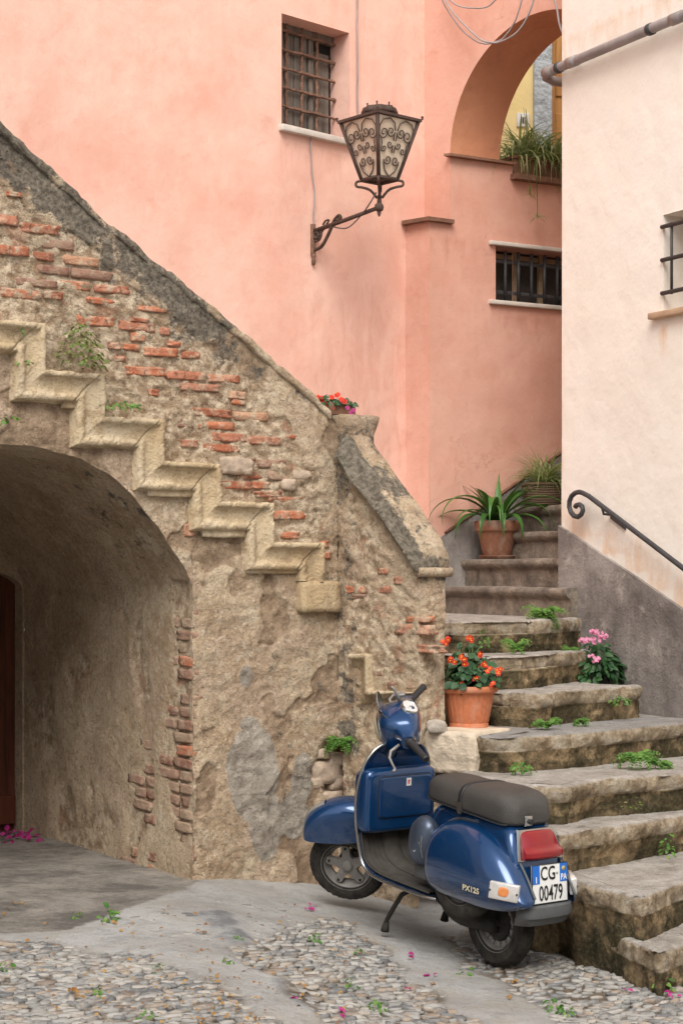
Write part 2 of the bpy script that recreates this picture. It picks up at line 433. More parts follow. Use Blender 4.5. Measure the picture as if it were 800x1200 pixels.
M['shutter_tan'] = simple('tan_frame', (.30, .225, .14), .7, .25, 30)
M['bluegrey'] = simple('bluegrey_render', (.40, .43, .45), .95, .35, 18, .03)
M['white'] = simple('white_ceramic', (.70, .68, .64), .5, .08, 20)
M['cable'] = simple('grey_cable', (.34, .31, .31), .6, .25, 12)
M['cable_dark'] = simple('dark_cable', (.12, .10, .10), .6, .25, 12)
def m_terra(name, c, lime):
    t = NT(name)
    n1 = t.noise(7., 6, .65, .6); n2 = t.noise(40., 4, .6)
    cc = t.ramp(n2, (.3, tuple(x*.85 for x in c)), (.7, tuple(x*1.1 for x in c)))
    cc = t.mix(t.ramp(n1, (.5, 0.), (.72, lime)), cc, (.52, .42, .34))
    cc = t.mix(t.ramp(t.noise(5., 5, .7, off=8.), (.58, 0.), (.72, lime)), cc, (.10, .06, .04))
    return t.out(cc, .75, t.bump(n2, .003), .3)
M['terra'] = m_terra('terracotta', (.50, .17, .08), .34)
M['terra_old'] = m_terra('old_terracotta', (.33, .155, .095), .7)
M['soil'] = simple('soil', (.05, .034, .022), .95, .5, 60, .02)
def m_wicker():
    t = NT('wicker_weave')
    w = t.n('ShaderNodeTexWave', wave_type='BANDS', bands_direction='Z'); t.L.new(t.co, w.inputs[0]); w.inputs['Scale'].default_value = 26; w.inputs['Distortion'].default_value = 2.
    n = t.noise(45., 3)
    return t.out(t.mix(n, t.ramp(w.outputs['Fac'], (.2, (.07, .045, .028)), (.7, (.30, .20, .125))), (.20, .14, .09)), .85, t.bump(w.outputs['Fac'], .01))
M['wicker'] = m_wicker()
def leafmat(name, c1, c2, c3=None, trans=.25, rough=.5):
    t = NT(name)
    r = t.rand(); n = t.noise(14., 3)
    c = t.ramp(r, (0., c1), (.55, c2), (1., c3 or c2))
    c = t.mix(t.ramp(n, (.4, 0.), (.7, .35)), c, tuple(x*.6 for x in c1))
    m = t.out(c, rough, None, .35)
    d = t.n('ShaderNodeBsdfTranslucent'); t.L.new(c, d.inputs[0])
    mx = t.n('ShaderNodeMixShader'); mx.inputs[0].default_value = trans
    o = t.nt.nodes['Material Output']
    t.L.new(t.b.outputs[0], mx.inputs[1]); t.L.new(d.outputs[0], mx.inputs[2]); t.L.new(mx.outputs[0], o.inputs[0])
    return m
M['leaf_begonia'] = leafmat('begonia_leaf', (.022, .07, .030), (.045, .12, .045), (.09, .16, .08))
M['leaf_strap'] = leafmat('strap_leaf', (.035, .11, .022), (.07, .185, .035), (.11, .24, .05), .2, .38)
M['leaf_spider'] = leafmat('spider_leaf', (.26, .35, .10), (.42, .50, .20), (.66, .68, .42), .45)
M['leaf_shrub'] = leafmat('shrub_leaf', (.018, .065, .022), (.035, .105, .035), (.06, .14, .04))
M['leaf_weed'] = leafmat('weed_leaf', (.06, .16, .03), (.12, .27, .045), (.22, .35, .08), .35)
M['leaf_dry'] = leafmat('dry_weed_leaf', (.09, .15, .03), (.16, .22, .05), (.26, .22, .09), .3)
M['leaf_fallen'] = leafmat('fallen_leaf', (.28, .13, .035), (.42, .24, .06), (.20, .09, .04), .1, .8)
M['red_petal'] = leafmat('red_petal', (.62, .025, .018), (.75, .045, .02), (.80, .10, .03), .2)
M['pink_petal'] = leafmat('pink_petal', (.70, .20, .36), (.80, .33, .50), (.85, .48, .62), .25)
M['magenta'] = leafmat('magenta_petal', (.32, .012, .13), (.48, .03, .22), (.58, .08, .30), .2)
M['yellow_eye'] = simple('yellow_eye', (.75, .42, .05), .7, .1)
M['stem'] = simple('green_stem', (.07, .12, .035), .6, .3, 30)
M['rubble'] = simple('rubble_stone', (.40, .31, .235), .92, .45, 22, .012)
M['block'] = simple('pale_block_stone', (.60, .50, .385), .9, .30, 11, .03)
M['rock'] = simple('grey_rock', (.36, .315, .265), .9, .35, 25, .01)
def glass_pane():
    t = NT('frosted_pane')
    n = t.noise(6., 4, .6)
    m = t.out(t.ramp(n, (.3, (.58, .47, .36)), (.7, (.68, .575, .455))), .35, None, .5)
    return m
M['pane'] = glass_pane()
M['glass'] = simple('dusty_glass', (.05, .05, .05), .18, .3, 6, 0, .5)
# ================================================================== frames
def line_frame(u0, Y0, vp, sgn=1):
    d = V((vp-CX, F)).normalized()*sgn
    return Frame(((u0-CX)*Y0/F, Y0), d)
FA = line_frame(395, 10.15, 3400)                       # stair wall, runs away to the right
TA = -FA.n                                              # into the vault
F2 = line_frame(395, 10.15, -1800, -1)                  # return of the parapet, comes towards us
F2.n = V((F2.d.y, -F2.d.x, 0))
if F2.n.y > 0: F2.flip()
YL = lambda u: 13.10*2053/(2550-u)
FL = line_frame(497, YL(497), 2550)
E_ = at(503, CY, 12.81)
FJ = line_frame(503, 12.81, 4000)
YJ = lambda u: 12.81*3497/(4000-u)
P527 = at(527, CY, YJ(527))
FW = line_frame(527, YJ(527), -1500, -1)                # front of the arch, towards us to the right
FW.n = V((FW.d.y, -FW.d.x, 0))
if FW.n.y > 0: FW.flip()
YR = lambda u: 16600/(u+750)
FR = line_frame(658, YR(658), -750, -1)
FR.n = V((FR.d.y, -FR.d.x, 0))
if FR.n.x > 0: FR.flip()

# ================================================================== ground
DOORSTEP = 0.20
def gz_(x, y):
    s = sstep(-.9, .6, x)
    z = .195-.195*s
    z += .03*sstep(1.0, 1.5, x)
    z += .010*fbm(x*1.1, y*1.1, 3.)
    if y < 6.5: z -= .0*(6.5-y)
    if y > 13: z = lerp(z, .1, sstep(13, 16, y))
    return z
def gpix(u, v):                                # ground point under a pixel
    z = .05
    for _ in range(12):
        Y = (z-H)*F/(CY-v); x = (u-CX)*Y/F; z = .5*z+.5*gz_(x, Y)
    return (x, Y)
COB = [[gpix(*p) for p in q] for q in (
    [(-200, 1098), (60, 1103), (110, 1112), (160, 1122), (205, 1132), (262, 1152), (345, 1215), (400, 1330), (-300, 1330)],
    [(258, 1108), (300, 1100), (345, 1085), (395, 1078), (418, 1090), (450, 1113), (470, 1135), (520, 1172), (560, 1204), (560, 1330), (440, 1330), (388, 1208), (335, 1158), (296, 1126)],
    [(515, 1092), (560, 1105), (640, 1108), (760, 1150), (860, 1150), (900, 1330), (760, 1330), (652, 1205), (600, 1160), (545, 1125)])]
SPARSE = [gpix(*p) for p in [(100, 1085), (190, 1068), (260, 1052), (330, 1062), (345, 1085), (258, 1108), (200, 1135), (120, 1110)]]
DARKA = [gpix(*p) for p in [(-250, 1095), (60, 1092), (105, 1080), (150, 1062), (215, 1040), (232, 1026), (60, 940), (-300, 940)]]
SLAB = [[gpix(*p) for p in q] for q in (
    [(232, 1070), (262, 1068), (284, 1086), (250, 1090)], [(255, 1098), (275, 1088), (315, 1110), (290, 1118)],
    [(315, 1150), (340, 1148), (372, 1180), (345, 1178)], [(240, 1090), (300, 1132), (345, 1172), (400, 1215), (440, 1330), (335, 1330), (320, 1205), (250, 1160), (225, 1110)])]
def cobmask(x, y):
    d = max(polydist(x, y, q) for q in COB)
    return d+.10*nz(x*4., y*4.)
def frange(a, b, st):
    n = max(1, int(round((b-a)/st))); return [a+(b-a)*i/n for i in range(n)]
xs = [-60, -30, -15, -8]+frange(-5, -3.3, .3)+frange(-3.3, 2.0, .03)+frange(2.0, 4, .25)+[4, 8, 15, 30, 60]
ys = [-60, -30, -12, -4]+frange(0, 5.6, .4)+frange(5.6, 10.6, .03)+frange(10.6, 14, .2)+[14, 20, 40, 80]
mb = MB()
def gfn(i, j):
    x, y = xs[j], ys[i]; z = gz_(x, y)
    c = (0, 0, 0)
    if -5 < x < 4 and 5 < y < 12.5:
        cm = sstep(-.03, .04, cobmask(x, y))
        z -= .014*cm
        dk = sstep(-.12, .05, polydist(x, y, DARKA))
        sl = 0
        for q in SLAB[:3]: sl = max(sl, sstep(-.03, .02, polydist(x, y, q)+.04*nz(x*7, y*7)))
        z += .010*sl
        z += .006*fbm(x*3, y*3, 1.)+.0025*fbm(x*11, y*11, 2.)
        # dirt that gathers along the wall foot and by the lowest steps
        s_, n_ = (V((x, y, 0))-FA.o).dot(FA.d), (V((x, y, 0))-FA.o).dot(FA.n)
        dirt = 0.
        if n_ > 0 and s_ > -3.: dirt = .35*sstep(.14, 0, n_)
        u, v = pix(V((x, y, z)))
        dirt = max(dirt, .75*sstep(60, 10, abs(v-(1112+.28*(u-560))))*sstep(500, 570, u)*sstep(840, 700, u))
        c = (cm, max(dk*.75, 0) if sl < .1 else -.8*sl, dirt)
    return V((x, y, z)), c
mb.grid(len(ys), len(xs), gfn)
tag(mb.build('ground', M['ground'], attr=True), None, None, kind='structure')

# cobbles: low river pebbles bedded in the ground
mb = MB(); rc = random.Random(11)
for gy in range(int((10.0-5.7)/.0335)):
    for gx in range(int((2.2+3.3)/.060)):
        x = -3.3+gx*.060+rc.uniform(-.018, .018)+(gy % 2)*.03; y = 5.7+gy*.0335+rc.uniform(-.010, .010)
        cm = cobmask(x, y); sp = polydist(x, y, SPARSE)
        if cm < .0:
            if not (sp > 0 and rc.random() < .16): continue
        if rc.random() < .03+.35*sstep(.15, .4, fbm(x*1.6, y*1.6, 77., 3)): continue
        z = gz_(x, y)-.0125
        a = rc.gauss(.15, .5)+1.1*nz(x*1.7, y*1.7, 6.); L = rc.uniform(.021, .040); W_ = rc.uniform(.0115, .019); hgt = rc.uniform(.007, .013)
        if rc.random() < .12: L *= 1.35; W_ *= 1.4
        if cm < .0: hgt *= .75; z += .005
        if cm < .05: hgt *= .85
        tl = rc.uniform(-.25, .25)
        mb.rock((x, y, z), V((math.cos(a), math.sin(a), tl*.3))*L, V((-math.sin(a), math.cos(a), tl))*W_, (0, 0, hgt), seed=rc.random()*50, rough=.35, sub=1, sq=.45)
ob = mb.build('cobblestones', M['cobble'])
tag(ob, 'river pebbles bedded in the street in front of the blue scooter', 'cobbles', kind='stuff')
print('cobbles', len(mb.f))

# ================================================================== stair wall (parapet with vault)
SW = thing('stair_wall', 'weathered stair wall with exposed red bricks above a dark arched vault', 'wall', FA.pt(-1.2, 0.1))
top_px = [(-420, -218), (0, 146), (60, 198), (120, 256), (190, 313), (262, 372), (330, 432), (372, 470), (395, 492)]
topA = [FA.sz(*p) for p in top_px]
def ztop(s): return interp(topA, s)
arch_r = [FA.sz(*p) for p in [(227, 700), (226, 685), (219, 668), (204, 645), (184, 615), (155, 580), (128, 556), (96, 537), (55, 526), (20, 521), (-12, 520)]]
sc_ = arch_r[-1][0]; sj = arch_r[0][0]; zsp = arch_r[0][1]
half = sj-sc_
arch_r = [(a-sc_, b) for a, b in arch_r][::-1]
def zarch(s):
    return interp(arch_r, abs(s-sc_))
GA = -.12
brickzone = [FA.sz(*p) for p in [(-60, 195), (0, 222), (70, 270), (170, 352), (230, 400), (300, 468), (350, 545), (378, 600), (380, 640), (372, 632), (318, 632), (314, 590), (255, 586), (252, 544), (190, 538), (186, 492), (120, 482), (117, 440), (52, 428), (48, 380), (-60, 372)]]
stonezone = [FA.sz(*p) for p in [(372, 872), (400, 866), (420, 880), (420, 945), (395, 950), (378, 930), (362, 905)]]
patches = [(FA.sz(289, 793), (.045, .065)), (FA.sz(293, 848), (.06, .045)), (FA.sz(296, 905), (.17, .27)), (FA.sz(312, 965), (.11, .20)), (FA.sz(354, 912), (.075, .15)), (FA.sz(345, 955), (.10, .14))]
def maskA(s, z):
    t = ztop(s); d = t-z
    u_ = s
    R = .62*sstep(.46, .04, d)*sstep(-.15, -.75, s) if s > -.75 else .70*sstep(.54, .06, d)
    R = max(R, .42*sstep(.18, 0, d))
    # darker, mossy strip beside the corner with the return wall
    R = max(R, .44*sstep(.26, .02, -s)*sstep(H-1.2, H-.1, z)*sstep(H+.9, H+.3, z))
    R = max(R, .30*sstep(-.85, -.25, s)*sstep(H+.0, H-.3, z))
    R = max(R, .34*sstep(.06, 0, abs(s+.20+.1*nz(z*2, 1.))) if z < H+.1 and z > H-1.3 else 0)
    G = 0
    for (ps, pz), (a, b) in patches:
        q = math.hypot((s-ps)/a, (z-pz)/b); G = max(G, sstep(1.35, .65, q))
    pd = polydist(s, z, brickzone)+.05
    if abs(pd) < .3: pd += .10*fbm(s*4, z*4, 55., 3)
    B = sstep(-.012, .012, pd)*.9
    B = max(B, .7*sstep(-.05, .06, polydist(s, z, stonezone)))
    # crumbled edge of the jamb
    B = max(B, .55*sstep(.07, .0, s-sj) if z < zsp and s > sj-.02 else 0)
    A = sstep(.03, .06, fbm(s*2.1, z*2.1, 121., 4)-.04) if B < .5 else 0
    return R, G, B, A
def dispA(s, z, msk=None):
    R, G, B, A = msk or maskA(s, z)
    n = .018*fbm(s*2.2, z*2.2, 5., 3)+.010*fbm(s*8, z*8, 6., 4)+.0045*fbm(s*26, z*26, 7., 3)
    if B > 0:
        # rubble: cellular stones standing out of recessed mortar
        p = V((s*7.5, z*13, 2.)); d_, _ = noise.voronoi(p)
        e = clamp((d_[1]-d_[0])*2.2)
        n += B*(-.016+.009*e+.009*fbm(s*18, z*18, 9., 4))
    if G > 0: n += .007*sstep(.46, .56, G+.45*fbm(s*5, z*5, 3., 4))*(.6+.5*fbm(s*14, z*14, 4., 3))
    n -= .010*A
    hole = sstep(-.02, .10, polydist(s, z, stonezone)+.05*nz(s*9, z*9)) if z < H-.6 else 0
    n -= .055*hole
    return n
def edge_j(s, z):                               # ragged arris
    return .012*fbm(s*6, z*6, 13., 3)
RES = .011
def patchA(mb, cols, lo, hi):
    n = max(3, int(max(hi(c)-lo(c) for c in cols)/RES))
    def fn(i, j):
        s = cols[j]; z = lerp(lo(s), hi(s), i/(n-1))
        m = maskA(s, z)
        return FA.pt(s, z, dispA(s, z, m)), m
    mb.grid(n, len(cols), fn)
mb = MB()
nc = int(half/RES*1.15)
colsR = [sc_+half*math.sin(math.pi/2*i/nc) for i in range(nc+1)]
colsL = [2*sc_-c for c in colsR][::-1]
lowA = lambda s: zarch(s)+edge_j(s, zarch(s))*.6
patchA(mb, colsL[:-1]+colsR, lowA, lambda s: ztop(s)-.02)
n2 = int((0-sj)/RES)
patchA(mb, [sj+(0.02-sj)*i/n2 for i in range(n2+1)], lambda s: GA, lambda s: ztop(s)-.02)
patchA(mb, [2*sc_-sj-1.6+1.6*i/40 for i in range(41)], lambda s: GA, lambda s: ztop(s)-.02)
# back of the parapet
TH = .36
bk = [(s, z) for s, z in topA]
for (s0, z0), (s1, z1) in zip(bk, bk[1:]):
    mb.poly([FA.pt(s0, max(2.6 if s0 < -.6 else 1.5, z0-1.2), -TH), FA.pt(s1, max(2.6 if s0 < -.6 else 1.5, z1-1.2), -TH), FA.pt(s1, z1-.02, -TH), FA.pt(s0, z0-.02, -TH)])
    mb.poly([FA.pt(s0, z0-.02, -TH), FA.pt(s1, z1-.02, -TH), FA.pt(s1, z1-.02, 0), FA.pt(s0, z0-.02, 0)])
mb.build('wall_face', M['old_plaster'], SW, attr=True)

# vault: jambs and barrel
DEP = 2.19
prof = [(sj, z) for z in [GA+(zsp-GA)*i/70 for i in range(70)]]
na = 90
ar = [(sc_+half*math.cos(math.pi*i/na), 0) for i in range(na+1)]
# sample the intrados by arc position
arc = []
for i in range(na+1):
    k = math.pi*i/na
    s = sc_+half*math.sin(math.pi/2*math.cos(k)) if False else sc_+half*math.cos(k)
    arc.append((s, zarch(s)))
# densify the steep ends
arc2 = []
for i in range(len(arc)-1):
    (a, b), (c, d) = arc[i], arc[i+1]
    k = max(1, int(math.hypot(c-a, d-b)/.03))
    for q in range(k):
        s = a+(c-a)*q/k; arc2.append((s, zarch(s) if 0 < i < len(arc)-2 else b+(d-b)*q/k))
arc2.append(arc[-1])
prof = prof+arc2+[(2*sc_-sj, zsp+(GA-zsp)*i/30) for i in range(1, 31)]
mb = MB(); nt_ = 74
nrm = []
for i, (s, z) in enumerate(prof):
    a = prof[max(0, i-1)]; b = prof[min(len(prof)-1, i+1)]
    t = V((b[0]-a[0], b[1]-a[1])).normalized(); nrm.append((-t.y, t.x))   # inwards of the opening
def vfn(i, j):
    s, z = prof[i]; t = DEP*(j/(nt_-1))**1.15
    k = sstep(0, .12, t)
    w = .014*fbm(z*2.2+t*1.3, s*2.+t*2.2, 15., 4)+.005*fbm(z*9, t*9+s*3, 16., 3)
    # peeled patches show the brick bed near the mouth of the jamb
    pe = sstep(.02, .16, fbm(t*2.6, z*1.4+s, 33., 3)+.55*sstep(.42, .05, t)-.22) if i < 75 else 0
    w -= .014*pe
    ns, nzz = nrm[i]
    n0 = dispA(s, z)*(1-k) if j == 0 or k < 1 else 0
    ez = edge_j(s, z)*.6*(1-k)
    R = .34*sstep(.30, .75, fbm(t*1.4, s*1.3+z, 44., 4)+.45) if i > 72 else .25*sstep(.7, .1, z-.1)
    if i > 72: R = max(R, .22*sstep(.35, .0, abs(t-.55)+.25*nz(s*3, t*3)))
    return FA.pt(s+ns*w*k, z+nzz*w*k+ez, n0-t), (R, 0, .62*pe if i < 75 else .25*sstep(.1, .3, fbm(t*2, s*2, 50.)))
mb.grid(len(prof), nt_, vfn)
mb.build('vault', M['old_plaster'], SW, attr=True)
# inner wall with the arched door
dhr = FA.sz(26, 700, -DEP); dh = dhr[0]-sc_
zd_sp = FA.sz(26, 690, -DEP)[1]; zd_top = FA.sz(-10, 652, -DEP)[1]
def door_z(s):
    k = clamp(abs(s-sc_)/dh); return zd_sp+(zd_top-zd_sp)*math.sqrt(max(0, 1-k*k))
N = 40
outer = []; inner = []
for i in range(N+1):
    k = math.pi*i/N; s = sc_+half*math.cos(k); outer.append((s, zarch(s) if 0 < i < N else zsp))
    s = sc_+dh*math.cos(k); inner.append((s, door_z(s)))
outer = [(sj, GA)]+outer+[(2*sc_-sj, GA)]; inner = [(sc_+dh, GA)]+inner+[(sc_-dh, GA)]
mb = MB()
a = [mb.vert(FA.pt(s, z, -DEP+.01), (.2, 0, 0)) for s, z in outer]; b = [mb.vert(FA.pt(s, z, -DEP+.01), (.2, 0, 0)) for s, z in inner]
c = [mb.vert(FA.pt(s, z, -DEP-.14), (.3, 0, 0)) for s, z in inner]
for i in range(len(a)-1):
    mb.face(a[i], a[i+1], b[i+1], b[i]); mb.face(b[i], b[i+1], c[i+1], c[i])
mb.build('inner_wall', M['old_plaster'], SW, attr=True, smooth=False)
mb = MB()
mb.poly([FA.pt(s, z, -DEP-.12) for s, z in inner])
nb = 7
for i in range(nb):                                     # planks
    s0 = sc_-dh+2*dh*i/nb+.006; s1 = sc_-dh+2*dh*(i+1)/nb-.006
    zz = min(door_z(s0), door_z(s1))-.01
    mb.bbox(FA.pt((s0+s1)/2, (zz+.25)/2+.1, -DEP-.105), FA.d*((s1-s0)/2), FA.n*.012, (0, 0, (zz-.25)/2+.1), .004)
mb.bbox(FA.pt(sc_, .33, -DEP-.085), FA.d*dh*.99, FA.n*.015, (0, 0, .09), .004)
mb.build('door', M['door'], SW, smooth=False)

# coping of the raking wall
def sweep_rail(mb, path, fr, profile, m=0, wob=.0, seed=0, cmask=None, sub=.03):
    # profile points (n, up) swept along (s,z) path in frame fr
    pts = []
    for (a, b), (c, d) in zip(path, path[1:]):
        k = max(1, int(math.hypot(c-a, d-b)/sub))
        for q in range(k): pts.append((a+(c-a)*q/k, b+(d-b)*q/k))
    pts.append(path[-1])
    n = len(profile)
    def fn(i, j):
        s, z = pts[i]; pn, pu = profile[j]
        w = wob*fbm(s*5+seed, pn*9+pu*7, z*5., 4)
        w2 = wob*.5*fbm(s*19+seed, pn*23+pu*17, z*19., 3)
        return fr.pt(s, z+pu+w+w2, pn+(w*.6+w2 if pn > -.2 else 0)), (cmask(s, pn, pu) if cmask else (0, 0, 0))
    base = len(mb.v)
    mb.grid(len(pts), n, fn, m=m, closev=True)
    mb.face(*[base+j for j in range(n)]); mb.face(*[base+(len(pts)-1)*n+j for j in range(n)][::-1])
mb = MB()
cop = [(.0, -.045), (.008, -.042), (.014, -.028), (.014, -.008), (.006, .006), (-.03, .012), (-.18, .014), (-.34, .010), (-.38, -.01), (-.38, -.07)]
sweep_rail(mb, [(s, z) for s, z in topA[:-1]]+[(-.05, topA[-1][1]+.04)], FA, cop, wob=.016, cmask=lambda s, pn, pu: (.62-.42*sstep(-.9, -.2, s), 0, .12))
mb.build('coping', M['old_plaster'], SW, attr=True)

# stepped stone string (the outer edge of the stair)
steps_px = [(-190, 312), (-64, 320), (-64, 372), (48, 380), (48, 434), (117, 440), (117, 489), (186, 493), (186, 541), (252, 544), (252, 588), (314, 590), (314, 635), (373, 637), (373, 681)]
sp = [FA.sz(*p) for p in steps_px]
zig = []
for i in range(0, len(sp)):
    if i % 2 == 0 and i+1 < len(sp): z = (sp[i][1]+sp[i+1][1])/2
    elif i % 2 == 1: z = (sp[i-1][1]+sp[i][1])/2
    else: z = sp[i][1]
    s = sp[i][0] if i in (0, len(sp)-1) else ((sp[i][0]+sp[i+1][0])/2 if i % 2 == 1 else (sp[i-1][0]+sp[i][0])/2)
    zig.append((s, z))
def off_zig(path, d):                          # offset below / to the left
    o = []
    for i, (s, z) in enumerate(path):
        if i == 0: o.append((s, z-d))
        elif i == len(path)-1: o.append((s-d, z))
        else: o.append((s-d, z-d))
    return o
strprof = [(0, -.03), (0, .064), (.005, .072), (.027, .072), (.031, .060), (.042, .048), (.06, .040), (.088, .036), (.110, .036), (.112, .052), (.148, .052), (.154, .03), (.168, -.03)]
mb = MB()
offs = [off_zig(zig, d) for d, _ in strprof]
rows = []
dens = []
for i in range(len(zig)-1):
    k = 44
    for q in range(k): dens.append((i, q/k))
dens.append((len(zig)-2, 1.))
def zfn(i, j):
    a, t = dens[i]
    s = lerp(offs[j][a][0], offs[j][a+1][0], t); z = lerp(offs[j][a][1], offs[j][a+1][1], t)
    n = strprof[j][1]
    w = .0025*fbm(s*6, z*6, 2., 3)+.0035*fbm(s*24, z*24, 2., 4)
    edge = 1. if 0 < j < 4 else .4
    chip = -.011*edge*sstep(.22, .34, fbm(s*6.3, z*6.3, 61., 4)) if 0 < j < 11 else 0
    jt = 0
    if a % 2 == 0 and a > 0 and 0 < j < len(strprof)-1 and abs(t-.93) < .018: jt = -.012
    return FA.pt(s+w, z+w+(chip*.35 if j < 4 else 0), max(-.03, n+w*1.2+chip+jt))
mb.grid(len(dens), len(strprof), zfn)
# last block under the string, and an inner worn panel
a = FA.sz(347, 682); b = FA.sz(393, 716)
mb.rock(FA.pt((a[0]+b[0])/2, (a[1]+b[1])/2, .0), FA.d*((b[0]-a[0])/2), (0, 0, (a[1]-b[1])/2*1.05), FA.n*.055, seed=3, rough=.06, sub=5, sq=.93)
for (u0, v0, u1, v1) in ((170, 564, 224, 583), (235, 611, 286, 630), (286, 657, 346, 672), (72, 464, 104, 480)):
    a = FA.sz(u0, v0); b = FA.sz(u1, v1)
    mb.rock(FA.pt((a[0]+b[0])/2, (a[1]+b[1])/2, .004), FA.d*((b[0]-a[0])/2), (0, 0, (a[1]-b[1])/2), FA.n*.022, seed=u0, rough=.10, sub=5, sq=.9)
mb.build('stone_string', M['string'], SW)

# exposed bricks
def brick(mb, fr, s, z, w, h, n, seed, dep=.05):
    # rounded irregular brick
    a = (rb.random()-.5)*.05
    ax = fr.d*math.cos(a)*w/2+V((0, 0, math.sin(a)*w/2)); az = V((0, 0, math.cos(a)*h/2))-fr.d*math.sin(a)*h/2
    mb.rock(fr.pt(s, z, n-dep), ax, az, fr.n*dep, seed=seed, rough=.16, sub=4, sq=.88)
rb = random.Random(5)
BR = [(20,256,45,22),(95,276,95,22),(35,327,75,22),(105,340,48,18),(35,195,35,10),(127,432,42,18),(237,445,65,15),(227,492,85,22),(322,505,88,20),(360,464,70,12),(388,516,22,17),(272,550,30,15),(310,553,35,14),(380,564,85,20),(410,545,32,11),(450,572,42,16),(343,610,95,20),(440,620,90,20),(527,627,72,17),(472,648,88,17),(558,666,40,17),(362,660,24,15),(500,707,90,18),(590,716,80,20),(510,737,85,18),(540,765,80,19),(622,773,75,18),(520,790,85,17),(560,682,30,13),(327,490,40,9),(325,530,32,20),(285,580,25,13)]
BR = [(x/2, 130+y/2, w/2, h/2) for x, y, w, h in BR]
B2 = [(425,285,38,15),(515,272,70,17),(595,280,65,17),(640,410,80,11),(645,445,75,19),(585,378,40,15),(530,378,75,17),(600,398,60,13),(650,490,42,14),(425,478,25,28),(725,510,22,14),(728,535,24,14),(655,270,36,9)]
BR += [(x/1.905, 370+y/1.905, w/1.905, h/1.905) for x, y, w, h in B2]
mb = MB(); md = MB()
used = []
for k, (u, v, w, h) in enumerate(BR):
    s, z = FA.sz(u, v); s0, _ = FA.sz(u-w/2, v); s1, _ = FA.sz(u+w/2, v)
    hh = h*FA.pt(s, z).y/F
    brick(mb, FA, s, z, (s1-s0), hh*1.02, dispA(s, z)*.45+.003+rb.uniform(-.003, .003), k*1.7)
    used.append((s, z, (s1-s0)/2+.02, hh/2+.012))
# dusty courses that barely show through the mortar
z = H-.15; row = 0
while z < H+2.6:
    s = -2.2+(row % 2)*.13
    while s < -.04:
        w = rb.uniform(.17, .25); h = rb.uniform(.042, .052)
        d = polydist(s+w/2, z, brickzone)
        if d > .03 and not any(abs(s+w/2-a) < c+w/2 and abs(z-b) < e+h/2 for a, b, c, e in used):
            if nz((s+w/2)*1.9, z*1.9, 4.)+rb.uniform(-.3, .3)+.30*sstep(-1.7, -.5, s) > -.16:
                brick(md if rb.random() < .42 else mb, FA, s+w/2, z+rb.uniform(-.006, .006), w, h, .45*dispA(s+w/2, z)+.001+rb.uniform(-.006, .005), rb.random()*90)
        s += w+rb.uniform(.010, .022)
    z += .068; row += 1
# bricks of the jamb, showing at the mouth of the vault
FJb = Frame(FA.pt(sj, 0), TA); FJb.n = -FA.d
z = .12; row = 0
while z < zsp-.02:
    w = rb.uniform(.10, .24)
    s = .0
    n_b = 1+(1 if rb.random() < .4+.5*sstep(1.2, .6, z) else 0)+(1 if z < 1.0 and rb.random() < .7 else 0)+(1 if z < .7 and rb.random() < .4 else 0)
    for q in range(n_b):
        w = rb.uniform(.12, .22)
        if rb.random() < .86: brick(md if rb.random() < .88 else mb, FJb, s+w/2+.012, z, w, .054, -.001+rb.uniform(-.007, .004), rb.random()*90, dep=.026)
        s += w+.02
    z += .070; row += 1
jbx = MB()
# the return wall's bricks
B3 = [(180,140,95,40),(190,252,140,48),(340,245,60,36),(425,302,48,42),(165,355,145,42),(315,355,150,40),(505,588,185,56),(535,700,230,44),(690,645,70,40),(530,530,110,34),(200,395,90,26),(300,845,60,30),(420,915,110,40),(490,915,60,36)]
for k, (x, y, w, h) in enumerate(B3):
    u, v, w, h = 380+x/5, 620+y/5, w/5, h/5
    if u > 500: continue
    s, z = F2.sz(u, v); s0, _ = F2.sz(u-w/2, v); s1, _ = F2.sz(u+w/2, v); hh = h*F2.pt(s, z).y/F
    brick(mb if k < 10 else md, F2, s, z, s1-s0, hh, -.001+rb.uniform(-.004, .005), 40+k*2.3)
mb.build('exposed_bricks', M['brick'], SW)
md.build('dusty_bricks', M['brick_dull'], SW)
# odd stones in the rubble
mb = MB()
for (u, v, w, h) in ((277, 546, 38, 20), (352, 557, 20, 12), (338, 568, 16, 14), (290, 553, 10, 8)):
    s, z = FA.sz(u, v); k = FA.pt(s, z).y/F
    mb.rock(FA.pt(s, z, -.012), FA.d*(w*k/2/.82), (0, 0, h*k/2), FA.n*.03, seed=u, rough=.3, sub=3, sq=.6)
for (u, v, w, h) in ((386, 905, 36, 26), (404, 912, 22, 30), (372, 918, 18, 14), (393, 935, 26, 16), (410, 890, 20, 16), (380, 884, 16, 12)):
    s, z = FA.sz(u, min(v, 990)); k = FA.pt(s, z).y/F
    mb.rock(FA.pt(min(s, .02), z, -.052), FA.d*(w*k/2/.82), (0, 0, h*k/2), FA.n*.045, seed=u, rough=.3, sub=3, sq=.7)
mb.build('rubble_stones', M['rubble'], SW)

